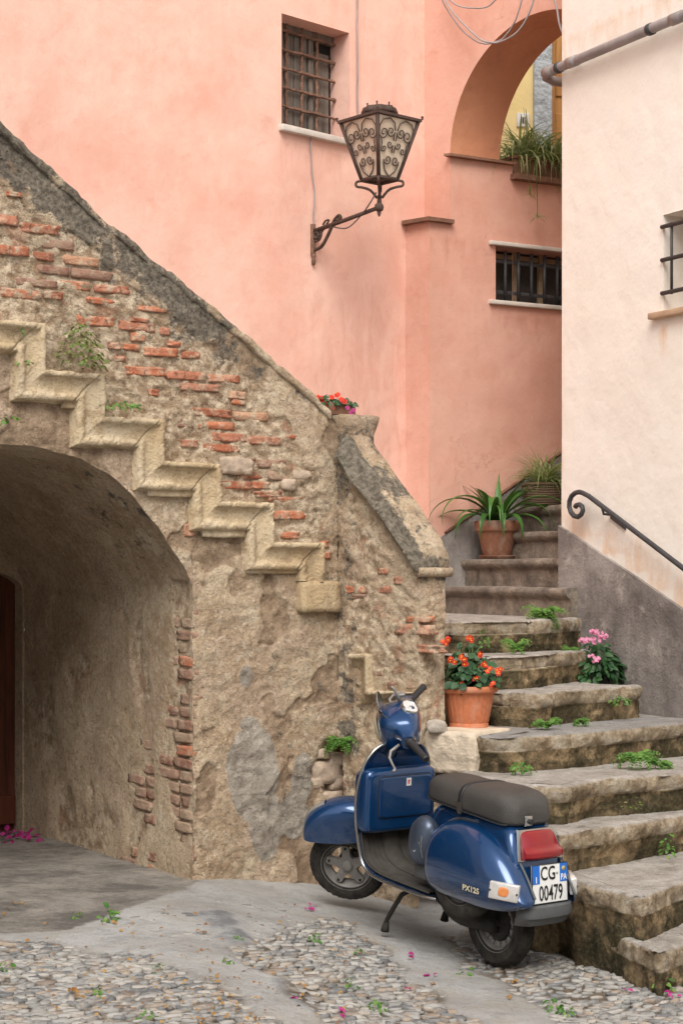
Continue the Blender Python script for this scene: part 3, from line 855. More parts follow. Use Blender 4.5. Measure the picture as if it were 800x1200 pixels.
# ---- return of the parapet beside the steps
Z2 = lambda s: interp(top2, s)
top2 = [F2.sz(*p) for p in [(395, 519), (405, 524), (490, 648)]]
s2end = F2.sz(490, 700)[0]
z_step5 = H-.897
def mask2(s, z):
    d = Z2(s)-z
    R = .60*sstep(.16, .02, d)+.36*sstep(.28, .02, s)+.14
    B = .35+.5*sstep(-.2, .2, fbm(s*3, z*3, 71., 3))*sstep(1.1, .5, s/s2end)
    if z < H-.62: R = .2+.28*sstep(.2, .0, abs(s-.08))
    return R, 0., B
def disp2(s, z):
    n = .014*fbm(s*3+9, z*3, 25., 3)+.010*fbm(s*9, z*9, 26., 4)+.006*fbm(s*28, z*28, 27., 3)
    p = V((s*7, z*12, 8.)); d_, _ = noise.voronoi(p); n += .010*(clamp((d_[1]-d_[0])*2)-.6)
    return n
mb = MB()
nn = int(s2end/RES); nzr = int(1.9/RES)
z2lo = .02
def f2(i, j):
    s = s2end*j/(nn-1); z = lerp(z2lo, Z2(s)-.03, i/(nzr-1))
    k = sstep(0, .05, s)*1.
    return F2.pt(s, z, disp2(s, z)*k+dispA(0, z)*(1-k)), mask2(s, z)
mb.grid(nzr, nn, f2)
FE = Frame(F2.pt(s2end, 0), FA.d)               # end face of the newel
FE.n = V((FA.d.y, -FA.d.x, 0))
we = .185
def fe(i, j):
    s = we*j/14; z = lerp(.3, Z2(s2end)-.03, i/(nzr-1))
    k = sstep(0, .05, s)
    dn = disp2(s+3, z)
    p = FE.pt(s, z, dn*k)+F2.n*(disp2(s2end, z)*(1-k))
    d = Z2(s2end)-z
    return p, (.5*sstep(.3, .05, d)+.12, 0, .45*sstep(H-.2, H-.45, z)+.15)
mb.grid(nzr, 15, fe)
FB = Frame(F2.pt(0, 0, -we*1.0), F2.d)          # side towards the steps
for j in range(8):
    s0, s1 = -.25+(s2end+.25)*j/8, -.25+(s2end+.25)*(j+1)/8
    o = FA.d*we*.985
    q = [F2.pt(s0, .3)+o, F2.pt(s1, .3)+o, F2.pt(s1, Z2(max(0, s1))-.03)+o, F2.pt(s0, Z2(max(0, s0))-.03)+o]
    mb.poly(q, (.3, 0, .3))
    mb.poly([F2.pt(s0, Z2(max(0, s0))-.03), F2.pt(s1, Z2(max(0, s1))-.03), q[2], q[3]], (.3, 0, .3))
mb.build('return_wall', M['old_plaster'], SW, attr=True)
# its moulded coping, sloping down to the newel
mb = MB()
def q2(s, across, up):                          # across along FA.d from the left face
    return F2.pt(s, Z2(s)+up)+FA.d*across
cp = [(-.010, -.090), (-.045, -.074), (-.056, -.048), (-.052, -.022), (-.034, -.010), (-.020, -.024), (-.012, .0), (-.008, .030), (.006, .048), (.036, .050), (.046, .030), (.060, .030), (.070, .064), (.12, .070), (.18, .060), (.205, .03), (.22, -.01), (.215, -.05), (.19, -.085)]
n_s = 60
def cfn(i, j):
    s = .04+(s2end+.035-.04)*i/(n_s-1); a, u_ = cp[j]
    end = sstep(s2end-.05, s2end+.035, s)
    w = .013*fbm(s*5+3, a*11, u_*9., 4)+.006*fbm(s*17, a*19, 3., 3)
    early = sstep(.42, .30, s)                  # upper half has lost its moulding
    uu = lerp(u_, -.085+.135*sstep(-.06, .03, a)*sstep(.23, .18, a), .75*early)+.03*early*nz(s*9, a*9)
    p = q2(min(s, s2end+.03), a*(1-.15*end), uu+w-.03*end)
    return p+F2.n*w*.6, (.40+.35*early*(1 if a < .05 else .3)+(.25 if a < 0 else 0), 0, .2)
b0 = len(mb.v)
mb.grid(n_s, len(cp), cfn, closev=True)
mb.face(*[b0+(n_s-1)*len(cp)+j for j in range(len(cp))]); mb.face(*[b0+j for j in range(len(cp))])
# little roll moulding under the coping at the end
mb.tube([FE.pt(-.02, Z2(s2end)-.105, .018), FE.pt(we*.5, Z2(s2end)-.105, .022), FE.pt(we+.03, Z2(s2end)-.105, .012)], .028, 10)
mb.build('return_coping', M['old_plaster'], SW, attr=True)
# ledges of the buried string on the return
mb = MB()
lz = [F2.sz(414, 765), F2.sz(437, 768), F2.sz(437, 809), F2.sz(488, 812)]
zz1 = (lz[0][1]+lz[1][1])/2; zz2 = (lz[2][1]+lz[3][1])/2; sm = lz[1][0]
pth = [(lz[0][0], zz1), (sm, zz1), (sm, zz2), (s2end+.0, zz2)]
pr = [(0, -.02), (0, .040), (.005, .048), (.026, .045), (.03, .02), (.09, .004), (.1, -.02)]
of = [off_zig(pth, d) for d, _ in pr]
dens2 = [(i, q/12) for i in range(3) for q in range(12)]+[(2, 1.)]
def lfn(i, j):
    a, t = dens2[i]; s = lerp(of[j][a][0], of[j][a+1][0], t); z = lerp(of[j][a][1], of[j][a+1][1], t)
    if a == 2 and t == 1.: s = s2end+.005
    w = .006*fbm(s*11, z*11, 5., 4)
    return F2.pt(s+w, z+w, pr[j][1]+w)
b0 = len(mb.v); mb.grid(len(dens2), len(pr), lfn)
mb.build('stone_ledge', M['string'], SW)
# pedestal cap where the two parapets meet
mb = MB()
pc = V((at(408, CY, 10.28).x, 10.28, 0)); zc = at(408, 489, 10.28).z
def ped(i, j):
    hs = [(0.115, -.36), (.115, -.16), (.118, -.10), (.135, -.045), (.14, -.02), (.142, .0), (.12, .006), (0.0, .006)]
    r, h = hs[i]; sq = 28
    t = 2*math.pi*j/sq
    cx_, cy_ = math.cos(t), math.sin(t); k = r/max(abs(cx_), abs(cy_))*(.96+.04*abs(math.sin(2*t)))
    w = 1+.05*fbm(cx_*2, cy_*2, h*6, 3)
    p = pc+FA.d*(cx_*k*w)+FA.n*(cy_*k*w)+V((0, 0, zc+h+.006*fbm(cx_*4, cy_*4, r*9)))
    return p, (.35+.3*sstep(-.02, -.2, h), 0, .3)
mb.grid(8, 28, ped, closev=True)
mb.build('pedestal', M['old_plaster'], SW, attr=True)

# ================================================================== stone stairs
ST = thing('stone_staircase', 'worn mossy stone staircase climbing between the brick parapet and the cream house', 'stairs', at(700, 1100, 8.2))
RZ = .195
lev = lambda i: H-(4.6+5-i)*RZ
def PX(i, pts): return [(lambda Y: V(((u-CX)*Y/F, Y, 0)))((lev(i)-H)*F/(CY-v)) for u, v in pts]
nos = {
 1: PX(1, [(716, 1070), (712, 1090), (742, 1105), (772, 1118), (800, 1108), (870, 1086)]),
 2: PX(2, [(612, 1006), (640, 1016), (668, 1033), (712, 1044), (752, 1053), (775, 1043), (800, 1034), (870, 1012)]),
 3: PX(3, [(585, 962), (600, 972), (655, 978), (730, 967), (800, 955), (870, 944)]),
 4: PX(4, [(540, 904), (552, 911), (601, 921), (665, 922), (700, 914), (800, 907), (870, 900)]),
 5: PX(5, [(505, 852), (515, 859), (588, 864), (640, 861), (697, 857), (800, 847), (870, 841)]),
 6: PX(6, [(540, 806), (574, 811), (630, 813), (676, 808), (747, 804), (752, 803)]),
 7: PX(7, [(515, 766), (563, 770), (613, 769), (675, 763), (690, 762)]),
}
L8 = [V((.50, 10.75, 0)), V((.70, 10.72, 0)), V((1.05, 10.85, 0)), V((1.42, 11.25, 0)), V((1.55, 11.55, 0))]
nos[8] = L8
dJ = FJ.d; dN = V((dJ.y, -dJ.x, 0))            # along upper flight / across it towards R
def upper(u, Y=None):
    p = at(u, CY, YJ(u)); p.z = 0
    return [p-dN*.05, p+dN*.45, p+dN*.9, p+dN*1.5]
nos[9] = upper(518); nos[10] = upper(541); nos[11] = upper(573); nos[12] = upper(604); nos[13] = upper(636)
for k in range(14, 20): 
    p = at(636, CY, YJ(636)); p.z = 0; p = p+dJ*.33*(k-13); nos[k] = [p-dN*.05, p+dN*.45, p+dN*.9, p+dN*1.5]
def dense(pl, st=.018):
    o = []
    for a, b in zip(pl, pl[1:]):
        k = max(1, int((b-a).length/st)); o += [a+(b-a)*q/k for q in range(k)]
    return o+[pl[-1]]
rs = random.Random(3)
def make_step(i, pl, back, z, h, bull=False, cut=None, stone_left=None):
    mb = MB()
    pts = dense(pl)
    n = len(pts); r_ = RZ
    # smooth then roughen the nosing in plan
    q = [p.copy() for p in pts]
    for _ in range(3):
        q = [q[0]]+[(q[k-1]+q[k]*2+q[k+1])/4 for k in range(1, n-1)]+[q[-1]]
    # rows down the face, and back over the tread
    if bull:
        prof = [(-.012, -h), (-.012, -.075), (.0, -.066), (.016, -.055), (.028, -.035), (.026, -.015), (.014, -.002), (-.01, .0), (-.08, .0)]
    else:
        prof = [(-.035, -h), (-.034, -r_), (-.034, -r_*.9), (-.033, -r_*.8), (-.032, -r_*.7), (-.03, -r_*.6), (-.028, -r_*.52), (-.025, -r_*.46), (-.018, -r_*.41), (-.006, -r_*.36), (.0, -r_*.26), (.0, -r_*.16), (-.003, -r_*.07), (-.016, .000), (-.034, .004), (-.06, .005), (-.10, .0), (-.17, 0.), (-.26, 0.), (-.36, 0.)]
    L_ = 0; ls = [0]
    for k in range(1, n): L_ += (q[k]-q[k-1]).length; ls.append(L_)
    def fn(r, k):
        a = q[max(0, k-1)]; b = q[min(n-1, k+1)]
        t = (b-a).normalized(); out = V((t.y, -t.x, 0))
        d, dz = prof[r]
        if i < 3: d = max(d, -.045-.0004*r)
        if not bull and -h < dz < -r_*.3: d *= (.6 if i > 2 else .15)*(.4+.9*sstep(-.25, .25, fbm(ls[k]*2.1+i*4, dz*3, 9., 3)))
        l = ls[k]
        und = .007*fbm(l*1.6+i*7, 1., dz*2, 3)
        w = (.012 if not bull else .006)*fbm(l*4+i*3, dz*7+i, 3., 4)+(.011 if not bull else .003)*fbm(l*14, dz*20, i, 5)+(.005*fbm(l*40, dz*50, i, 2) if not bull else 0)
        # broken bits of the nosing: the slab has lost its edge here and there
        br = sstep(.16, .24, fbm(l*2.3+i*5.3, .5, 2., 4)) if not bull else 0
        if not bull and dz > -r_*.45 and dz <= .003 and d > -.12: w -= br*.022*sstep(-.12, 0, d)
        # joints between the stones
        top = d < -.005 and dz > -.01
        if top: 
            zz = dz+.006*fbm(l*2.2, d*4, i*2., 3)+.003*fbm(l*11, d*11, i, 3)-.008*br*sstep(-.1, 0, d)
            p = q[k]+out*(d+und)
        else:
            zz = dz+und*.5; p = q[k]+out*(d+w+und)
        if not bull:
            jt = abs((l+i*.37+.15*nz(i*7., 1.)) % .62-.31)
            if jt > .300: p = p-out*.012 if not top else p; zz -= .006 if top else 0
        R = 0
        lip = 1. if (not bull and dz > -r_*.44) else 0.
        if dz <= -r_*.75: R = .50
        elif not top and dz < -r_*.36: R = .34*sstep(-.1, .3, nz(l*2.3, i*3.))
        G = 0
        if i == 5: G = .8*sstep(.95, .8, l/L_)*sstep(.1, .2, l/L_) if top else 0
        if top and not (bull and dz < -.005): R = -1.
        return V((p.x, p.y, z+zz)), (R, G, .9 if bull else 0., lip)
    if bull:
        prof = prof+[(-.2, .0), (-.35, .0)]
    mb.grid(len(prof), n, fn)
    # body: flat tread running back under the next step, and hidden sides
    b0 = len(mb.v)-n
    bk = [mb.vert(V((p.x, p.y, z-.001)), (-1, 0, .9 if bull else 0)) for p in back]
    # connect last row to the back with a fan strip
    m_ = len(bk)
    for k in range(n-1):
        a = min(m_-1, int(k/(n-1)*(m_-1)+.5)); c = min(m_-1, int((k+1)/(n-1)*(m_-1)+.5))
        if a == c: mb.face(b0+k, b0+k+1, bk[a])
        else: mb.face(b0+k, b0+k+1, bk[c], bk[a])
    # end faces
    for e in (0, n-1):
        col_ = [r*n+e for r in range(len(prof))]
        x = mb.v[col_[0]]; y = back[0 if e == 0 else -1]
        c1 = mb.vert(V((y.x, y.y, z-h)), (.3, 0, 0))
        mb.face(*col_, bk[0 if e == 0 else -1], c1)
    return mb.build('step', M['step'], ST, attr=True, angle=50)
for i in range(1, 20):
    if i < 8:
        nx = nos[i+1] if i < 7 else L8
        back = [p+V((-.05 if i < 5 else 0, .42, 0)) for p in nx]
        h = max(RZ+.03, lev(i)-.0) if i < 6 else RZ*3
    elif i == 8:
        back = [V((-.3, 13.2, 0)), V((.3, 13.5, 0)), V((1., 13.9, 0)), V((2.2, 13.2, 0)), V((2.6, 12.5, 0))]; h = RZ+.04
    else:
        back = [p+dJ*.75 for p in nos[i]]; h = RZ+.03
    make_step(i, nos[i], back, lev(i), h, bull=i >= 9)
# hidden flight to the left behind the parapet, along the pink wall
for k in range(6):
    s1_ = zig[-2-2*k][0] if k else -.02
    zt_ = zig[-2-2*k][1]; s0_ = zig[max(0, -3-2*k+len(zig))][0]+.02
    mb = MB()
    mb.bbox(FA.pt((s0_+s1_)/2, zt_-.06, -.36-.60), FA.d*(s1_-s0_)/2, FA.n*.60, (0, 0, .06), .012)
    mb.build('step', M['step'], ST, attr=True, smooth=False)
# the squared block at the left end of a tread, under the big flower pot
mb = MB()
a = at(548, 882, 9.66)
tx = (nos[5][2]-nos[5][1]).normalized()
mb.rock(V((a.x, a.y+.16, a.z)), tx*.175, V((-tx.y, tx.x, 0))*.19, (0, 0, .118), seed=2.2, rough=.07, sub=8, sq=.90)
for v in range(len(mb.c)): mb.c[v] = (-1. if mb.v[v].z > a.z+.09 else 0., 0, 0, 1.)
mb.build('corner_block', M['block'], ST)

# ================================================================== pink house
PH = thing('pink_house', 'tall pink stucco house with an arch and two barred windows', 'house', FL.pt(-2, 0))
def wall_holes(mb, fr, s0, s1, z0, z1, holes, depth=.15, cut=.25, m=0, mr=0, cmask=None, n=0.):
    ss = sorted(set([s0, s1]+[x for h in holes for x in (h[0], h[1])])); zs = sorted(set([z0, z1]+[x for h in holes for x in (h[2], h[3])]))
    def sub(l):
        o = []
        for a, b in zip(l, l[1:]):
            k = max(1, int((b-a)/cut)); o += [a+(b-a)*q/k for q in range(k)]
        return o+[l[-1]]
    ss, zs = sub(ss), sub(zs)
    idx = {}
    for i, z in enumerate(zs):
        for j, s in enumerate(ss):
            w = .010*fbm(s*.7, z*.7, 88., 2)
            if any(h[0]-1e-6 <= s <= h[1]+1e-6 and h[2]-1e-6 <= z <= h[3]+1e-6 for h in holes): w *= .3
            idx[i, j] = mb.vert(fr.pt(s, z, n+w), cmask(s, z) if cmask else None)
    for i in range(len(zs)-1):
        for j in range(len(ss)-1):
            cs, cz = (ss[j]+ss[j+1])/2, (zs[i]+zs[i+1])/2
            if any(h[0] < cs < h[1] and h[2] < cz < h[3] for h in holes): continue
            mb.face(idx[i, j], idx[i, j+1], idx[i+1, j+1], idx[i+1, j], m=m)
    for a, b, c, d in holes:
        q = [(a, c), (b, c), (b, d), (a, d)]
        for k in range(4):
            (x0, y0), (x1, y1) = q[k], q[(k+1) % 4]
            mb.poly([fr.pt(x0, y0, n+.004), fr.pt(x1, y1, n+.004), fr.pt(x1, y1, n-depth), fr.pt(x0, y0, n-depth)], m=mr)
ZT = 8.6
W1 = (FL.sz(329.5, 80)[0], FL.sz(408.5, 80)[0], (FL.sz(330, 147)[1]+FL.sz(402, 163)[1])/2, (FL.sz(329, 16)[1]+FL.sz(408, 38)[1])/2)
sL475 = FL.sz(475, CY)[0]
def stain_toneL(s, z):
    lp = FL.sz(366, 290)
    r = .42*sstep(.22, .0, abs(s-lp[0]-.03))*sstep(.55, .0, abs(z-lp[1]+.25))
    if W1[0]-.1 < s < W1[1]+.1 and z < W1[2]: r = max(r, .50*sstep(.75, .0, W1[2]-z)*sstep(.0, .12, min(s-W1[0]+.1, W1[1]+.1-s)))
    r = max(r, .38*sstep(.35, .0, -s-.02)*(.5+.5*sstep(2.5, 4.5, z)))  # wall tone also deepens towards the inner corner
    r = max(r, .40*sstep(1.1, .2, z-(ztop(-1.)+.0*s)) if s > -1.2 else 0)
    return (r, 0, 0)
def stain_toneJ(s, z):
    r = 0
    if W2[0]-.12 < s < W2[1] and z < W2[2]: r = .48*sstep(.7, .0, W2[2]-z)
    if s < .30 and z < ZLED: r = max(r, .5*sstep(.8, .0, ZLED-z))
    if z > W2[3]: r = max(r, .40*sstep(.6, .0, zpar-z) if s > FJ.sz(600, CY)[0]-.1 else 0)
    r = max(r, .34*sstep(1.5, .4, z-2.1))  # wall tone also deepens towards the foot
    return (r, 0, 0)
M['pink_main'] = m_stucco('pink_stucco_wall', (.80, .445, .35), (.865, .555, .455), (.88, .60, .495), (.74, .37, .285), (.60, .30, .21))
mb = MB()
vx = FA.pt(sj, 0); tq = (FL.o-vx).dot(FL.n)/TA.dot(FL.n); sv = (vx+TA*tq-FL.o).dot(FL.d)
wall_holes(mb, FL, FL.sz(-500, CY)[0], 0.0, 0., ZT, [W1, (FL.sz(-480, CY)[0], sv+.06, 0.001, 2.62)], depth=.190, cut=.12, cmask=stain_toneL)
mb.build('facade', M['pink_main'], PH, smooth=False, attr=True)
# projecting lower corner and the long side along the upper flight
ZLED = 4.40
pL = FL.pt(sL475, 0); 
mb = MB()
def vwall(mb, a, b, z0, z1, m=0, st=.3):
    k = max(1, int((b-a).length/st)); r = max(1, int((z1-z0)/st))
    mb.grid(r+1, k+1, lambda i, j: V((lerp(a.x, b.x, j/k), lerp(a.y, b.y, j/k), lerp(z0, z1, i/r))), m=m)
vwall(mb, pL, E_*V((1, 1, 0)) if False else V((E_.x, E_.y, 0)), 0., ZLED)
mb.poly([V((pL.x, pL.y, ZLED)), V((E_.x, E_.y, ZLED)), V((P527.x, P527.y, ZLED)), FL.pt(0, ZLED)])
mb.build('corner_buttress', M['pink'], PH, smooth=False)
mb = MB()
sJ585 = FJ.sz(585, CY)[0]; sJ527 = FJ.sz(527, CY)[0]
zspring = at(520, 183, 12.9).z
zpar = at(620, 214, YJ(620)).z
W2 = (FJ.sz(580, 300)[0], FJ.sz(692, 300)[0], FJ.sz(580, 352)[1], FJ.sz(580, 288)[1])
wall_holes(mb, FJ, 0., FJ.sz(600, CY)[0], 0., ZLED, [(W2[0], FJ.sz(600, CY)[0], W2[2], W2[3])], depth=.0, cut=.12, cmask=stain_toneJ)
sJ600 = FJ.sz(600, CY)[0]
wall_holes(mb, FJ, sJ600, 4.5, 0., zpar, [(sJ600, W2[1], W2[2], W2[3])], depth=.0, cut=.12, cmask=stain_toneJ)
wall_holes(mb, FJ, sJ527, sJ600, ZLED, zspring, [])
# window reveal
a, b, c, d = W2
for q in (((a, c), (b, c)), ((b, c), (b, d)), ((b, d), (a, d)), ((a, d), (a, c))):
    (x0, y0), (x1, y1) = q
    mb.poly([FJ.pt(x0, y0), FJ.pt(x1, y1), FJ.pt(x1, y1, -.2), FJ.pt(x0, y0, -.2)])
# top of the low wall under the arch opening and its cut end
for zt, sa, sb in ((zpar, sJ600, 4.5), (zspring, sJ527, sJ600)):
    mb.poly([FJ.pt(sa, zt), FJ.pt(sb, zt), FJ.pt(sb, zt, -.3), FJ.pt(sa, zt, -.3)])
mb.poly([FJ.pt(sJ600, zpar), FJ.pt(sJ600, zspring), FJ.pt(sJ600, zspring, -.3), FJ.pt(sJ600, zpar, -.3)])
vwall(mb, FJ.pt(sJ527, 0), FL.pt(0, 0), ZLED, zspring)
mb.build('side_wall', M['pink'], PH, smooth=False, attr=True)
# arch
RA = .85; TK = (FJ.pt(sJ585, 0)-P527)
TK = V((TK.x, TK.y, 0)); TK = TK*1.0
mb = MB()
na = 48
arcp = [(RA-RA*math.cos(math.pi*i/na), zspring+RA*math.sin(math.pi*i/na)*1.0) for i in range(na+1)]
Wp = lambda p, z: V((P527.x, P527.y, 0))+FW.d*p+V((0, 0, z))
for k in range(na):
    (p0, z0), (p1, z1) = arcp[k], arcp[k+1]
    for r in range(4):
        za, zb = lerp(z0, ZT, r/4), lerp(z0, ZT, (r+1)/4); zc_, zd_ = lerp(z1, ZT, r/4), lerp(z1, ZT, (r+1)/4)
        mb.poly([Wp(p0, za), Wp(p1, zc_), Wp(p1, zd_), Wp(p0, zb)])
    mb.poly([Wp(p0, z0)+TK, Wp(p1, z1)+TK, Wp(p1, ZT)+TK, Wp(p0, ZT)+TK])
# strip left of the spring, back to the main facade, and the pier hidden beyond
q = [Wp(0, 0), FL.pt(0, 0)]
vwall(mb, V((q[1].x, q[1].y, 0)), V((q[0].x, q[0].y, 0)), zspring, ZT)
mb.poly([Wp(2*RA, 0), Wp(2*RA+.6, 0), Wp(2*RA+.6, ZT), Wp(2*RA, ZT)])
mb.poly([Wp(2*RA, 0), Wp(2*RA, zspring), Wp(2*RA, zspring)+TK, Wp(2*RA, 0)+TK])
mb.build('arch_face', M['pink'], PH, smooth=False)
mb = MB()
base = mb.grid(na+1, 6, lambda i, j: Wp(*arcp[i])+TK*(j/5))
mb.build('arch_soffit', M['orange'], PH)
# tile ledges
def slab(mb, pts, z, t, m=0):
    n = len(pts); a = [mb.vert(V((p.x, p.y, z))) for p in pts]; b = [mb.vert(V((p.x, p.y, z+t))) for p in pts]
    mb.face(*a[::-1]); mb.face(*b)
    for i in range(n): mb.face(a[i], a[(i+1) % n], b[(i+1) % n], b[i])
mb = MB()
nW = V((-.738, -.675, 0)).normalized()
e0 = V((E_.x, E_.y, 0))
slab(mb, [FL.pt(sL475-.035, 0, .0), V((pL.x, pL.y, 0))+V((-.03, -.05, 0)), e0+V((-.01, -.06, 0)), e0+FJ.d*.19+FJ.n*.04, e0+FJ.d*.19-FJ.n*.03, FL.pt(0, 0, -.0)], ZLED, .028)
slab(mb, [V((P527.x, P527.y, 0))+FW.n*.04-FJ.d*.02, V((P527.x, P527.y, 0))+FJ.n*.045+FW.n*.03, FJ.pt(sJ600, 0, .045), FJ.pt(sJ600, 0, -.02), V((P527.x, P527.y, 0))-FJ.n*.02], zspring-.008, .018)
slab(mb, [FJ.pt(sJ600-.02, 0, .07), FJ.pt(3.2, 0, .07), FJ.pt(3.2, 0, -.32), FJ.pt(sJ600-.02, 0, -.32)], zpar+.002, .04)
mb.build('tile_ledge', M['tile'], PH, smooth=False)
# dado along the upper flight
mb = MB()
dd = [FJ.sz(u, v) for u, v in ((505, 640), (520, 626), (590, 577), (657, 531), (760, 459))]
for (s0, z0), (s1, z1) in zip(dd, dd[1:]):
    mb.poly([FJ.pt(s0, 1.2, .016), FJ.pt(s1, 1.2, .016), FJ.pt(s1, z1, .016), FJ.pt(s0, z0, .016)], m=0)
    mb.poly([FJ.pt(s0, z0, .016), FJ.pt(s1, z1, .016), FJ.pt(s1, z1, -.01), FJ.pt(s0, z0, -.01)], m=0)
mb.build('dado', M['cement'], PH, smooth=False)
mb = MB()
sweep_rail(mb, dd[1:], FJ, [(.0, .0), (.024, .0), (.026, .014), (.0, .018)], sub=.3)
mb.build('dado_edge', M['tile'], PH)

# window with the rusted grille
a, b, c, d = W1
WN = MB()
WN.poly([FL.pt(a, c, -.188), FL.pt(b, c, -.188), FL.pt(b, d, -.188), FL.pt(a, d, -.188)])
w1 = WN.build('window', M['dark'], PH, smooth=False)
mb = MB()
sw = (b-a)
for i in range(3):                              # inner boards, one leaf ajar
    s0 = a+sw*.02+i*sw*.20; mb.bbox(FL.pt(s0+sw*.095, (c+d)/2, -.176), FL.d*sw*.093, FL.n*.010, (0, 0, (d-c)/2-.02), .004)
mb.bbox(FL.pt(a+sw*.66, (c+d)/2, -.172), FL.d*sw*.035, FL.n*.018, (0, 0, (d-c)/2-.02), .004)
mb.bbox(FL.pt(b-sw*.17, (c+d)/2-.03, -.182), FL.d*sw*.13, FL.n*.004, (0, 0, (d-c)/2-.10), .004)
mb.bbox(FL.pt((a+b)/2, d-.03, -.172), FL.d*sw*.5, FL.n*.02, (0, 0, .03), .004)
mb.build('shutter', M['greywood'], w1, smooth=False)
mb = MB(); rg = random.Random(2)
gn = -.150
def bar(mb, fr, p, q, r, n=6, wob=0., sub=14):
    pts = []
    for k in range(sub+1):
        t = k/sub; pts.append(fr.pt(lerp(p[0], q[0], t), lerp(p[1], q[1], t), lerp(p[2], q[2], t))+V((rg.uniform(-wob, wob), rg.uniform(-wob, wob), rg.uniform(-wob, wob))))
    mb.tube(pts, [r*rg.uniform(.75, 1.3) if wob else r for _ in pts], n)
for k in range(4):
    s = a+sw*(.06+.225*k); bar(mb, FL, (s, c, gn), (s, d, gn), .011, 6, .0035, 26)
for k in range(6):
    z = c+.05+(d-c-.08)*k/5.2; bar(mb, FL, (a-.0, z, gn+.010), (b, z, gn+.010), .011, 6, .0035, 20)
mb.build('grille', M['rust'], w1, smooth=False)
mb = MB()
mb.bbox(FL.pt((a+b)/2-.01, c-.022, -.08), FL.d*(sw/2+.012), FL.n*.125, (0, 0, .022), .005)
mb.build('sill', M['marble'], w1)
# lower barred window
a, b, c, d = W2
mb = MB(); mb.poly([FJ.pt(a, c, -.19), FJ.pt(b, c, -.19), FJ.pt(b, d, -.19), FJ.pt(a, d, -.19)])
w2 = mb.build('window', M['mesh'], PH, smooth=False)
mb = MB()
for k in range(5): mb.bbox(FJ.pt(a+.06+k*.235, (c+d)/2, -.165), FJ.d*.022, FJ.n*.014, (0, 0, (d-c)/2), .003)
mb.bbox(FJ.pt((a+b)/2, d-.04, -.172), FJ.d*(b-a)/2, FJ.n*.012, (0, 0, .018), .003)
mb.build('casement', M['shutter_tan'], w2, smooth=False)
mb = MB()
for k in range(9):
    s = a+.125+k*.120; bar(mb, FJ, (s, c, -.05), (s, d-.02, -.05), .0125, 8, 0, 1)
for z in (c+.075, d-.10): mb.bbox(FJ.pt((a+b)/2, z, -.062), FJ.d*(b-a)/2, FJ.n*.004, (0, 0, .013), .002)
mb.build('grille', M['iron'], w2)
mb = MB(); mb.bbox(FJ.pt((a+b)/2-.01, c-.016, -.02), FJ.d*((b-a)/2+.05), FJ.n*.055, (0, 0, .016), .005)
mb.build('sill', M['marble'], w2)
mb = MB(); mb.bbox(FJ.pt((a+b)/2-.01, d+.016, .0), FJ.d*((b-a)/2+.05), FJ.n*.035, (0, 0, .015), .005)
mb.build('lintel', M['marble'], w2)
# cut a clean roof line far above the picture
mb = MB()
mb.box(FL.pt(-3, ZT+.1, -.4), FL.d*4.2, FL.n*.7, (0, 0, .08)); mb.build('roof', M['tile'], PH, smooth=False)

# ================================================================== cream house on the right
CH = thing('cream_house', 'pale cream house with a grey cement base and a small barred window', 'house', FR.pt(1, .8))
W3 = (FR.sz(777, 300)[0], FR.sz(777, 300)[0]+.75, FR.sz(777, 366)[1], FR.sz(777, 252)[1])
R2 = V((.8747, .4847, 0))
def stainR(s, z):
    r = .55*sstep(.55, .0, abs(z-dz_top(s)))*.9*(1 if z > dz_top(s)-.02 else 0)
    r = max(r, .62*sstep(.10, .0, abs(s-W3[0]+.01))*sstep(W3[2]-.55, W3[2]-.05, z)*(1 if z < W3[2] else 0))
    r = max(r, .45*sstep(.22, .0, abs(z-5.36))*(1 if z > 5.2 else .5))
    r = max(r, .35*sstep(.05, 0, abs(s))*1)
    return (r*1.05, 0, 0)
dadoR = [FR.sz(u, v) for u, v in ((658, 616), (700, 645), (750, 678), (800, 713), (900, 784))]
def dz_top(s): return interp(dadoR, s)
M['cream_w'] = m_stucco('cream_stucco_stained', (.87, .80, .715), (.885, .825, .755), (.865, .79, .705), (.84, .745, .64), (.72, .42, .20))
mb = MB()
wall_holes(mb, FR, 0., 6.0, .3, ZT+1, [W3], depth=.22, cut=.06 if False else .11, cmask=stainR)
mb.build('facade', M['cream_w'], CH, smooth=False, attr=True)
mb = MB()
c0 = FR.pt(0, 0)
vwall(mb, c0, c0+R2*4.5, .3, ZT+1)
mb.build('alley_side', M['cream'], CH, smooth=False)
mb = MB()
nd = 24
for k in range(nd):
    s0, s1 = -.012+3.2*k/nd, -.012+3.2*(k+1)/nd
    z0, z1 = dz_top(max(0, s0)), dz_top(s1)
    mb.poly([FR.pt(s0, .3, .022), FR.pt(s1, .3, .022), FR.pt(s1, z1, .022), FR.pt(s0, z0, .022)])
    mb.poly([FR.pt(s0, z0, .022), FR.pt(s1, z1, .022), FR.pt(s1, z1+.006, -.02), FR.pt(s0, z0+.006, -.02)])
mb.poly([FR.pt(-.012, .3, .022), FR.pt(-.012, dz_top(0), .022), FR.pt(-.012, dz_top(0), .022)+R2*1.2, FR.pt(-.012, .3, .022)+R2*1.2])
mb.build('cement_base', M['cement'], CH, smooth=False)
a, b, c, d = W3
mb = MB(); mb.poly([FR.pt(a, c, -.21), FR.pt(b, c, -.21), FR.pt(b, d, -.21), FR.pt(a, d, -.21)])
w3 = mb.build('window', simple('dusty_shutter', (.36, .25, .15), .8, .3, 9, .004), CH, smooth=False)
mb = MB()
for z in (c+.115, (c+d)/2+.02, d-.075):
    bar(mb, FR, (a-.005, z, .012), (b+.03, z, .012), .014, 8, 0, 1)
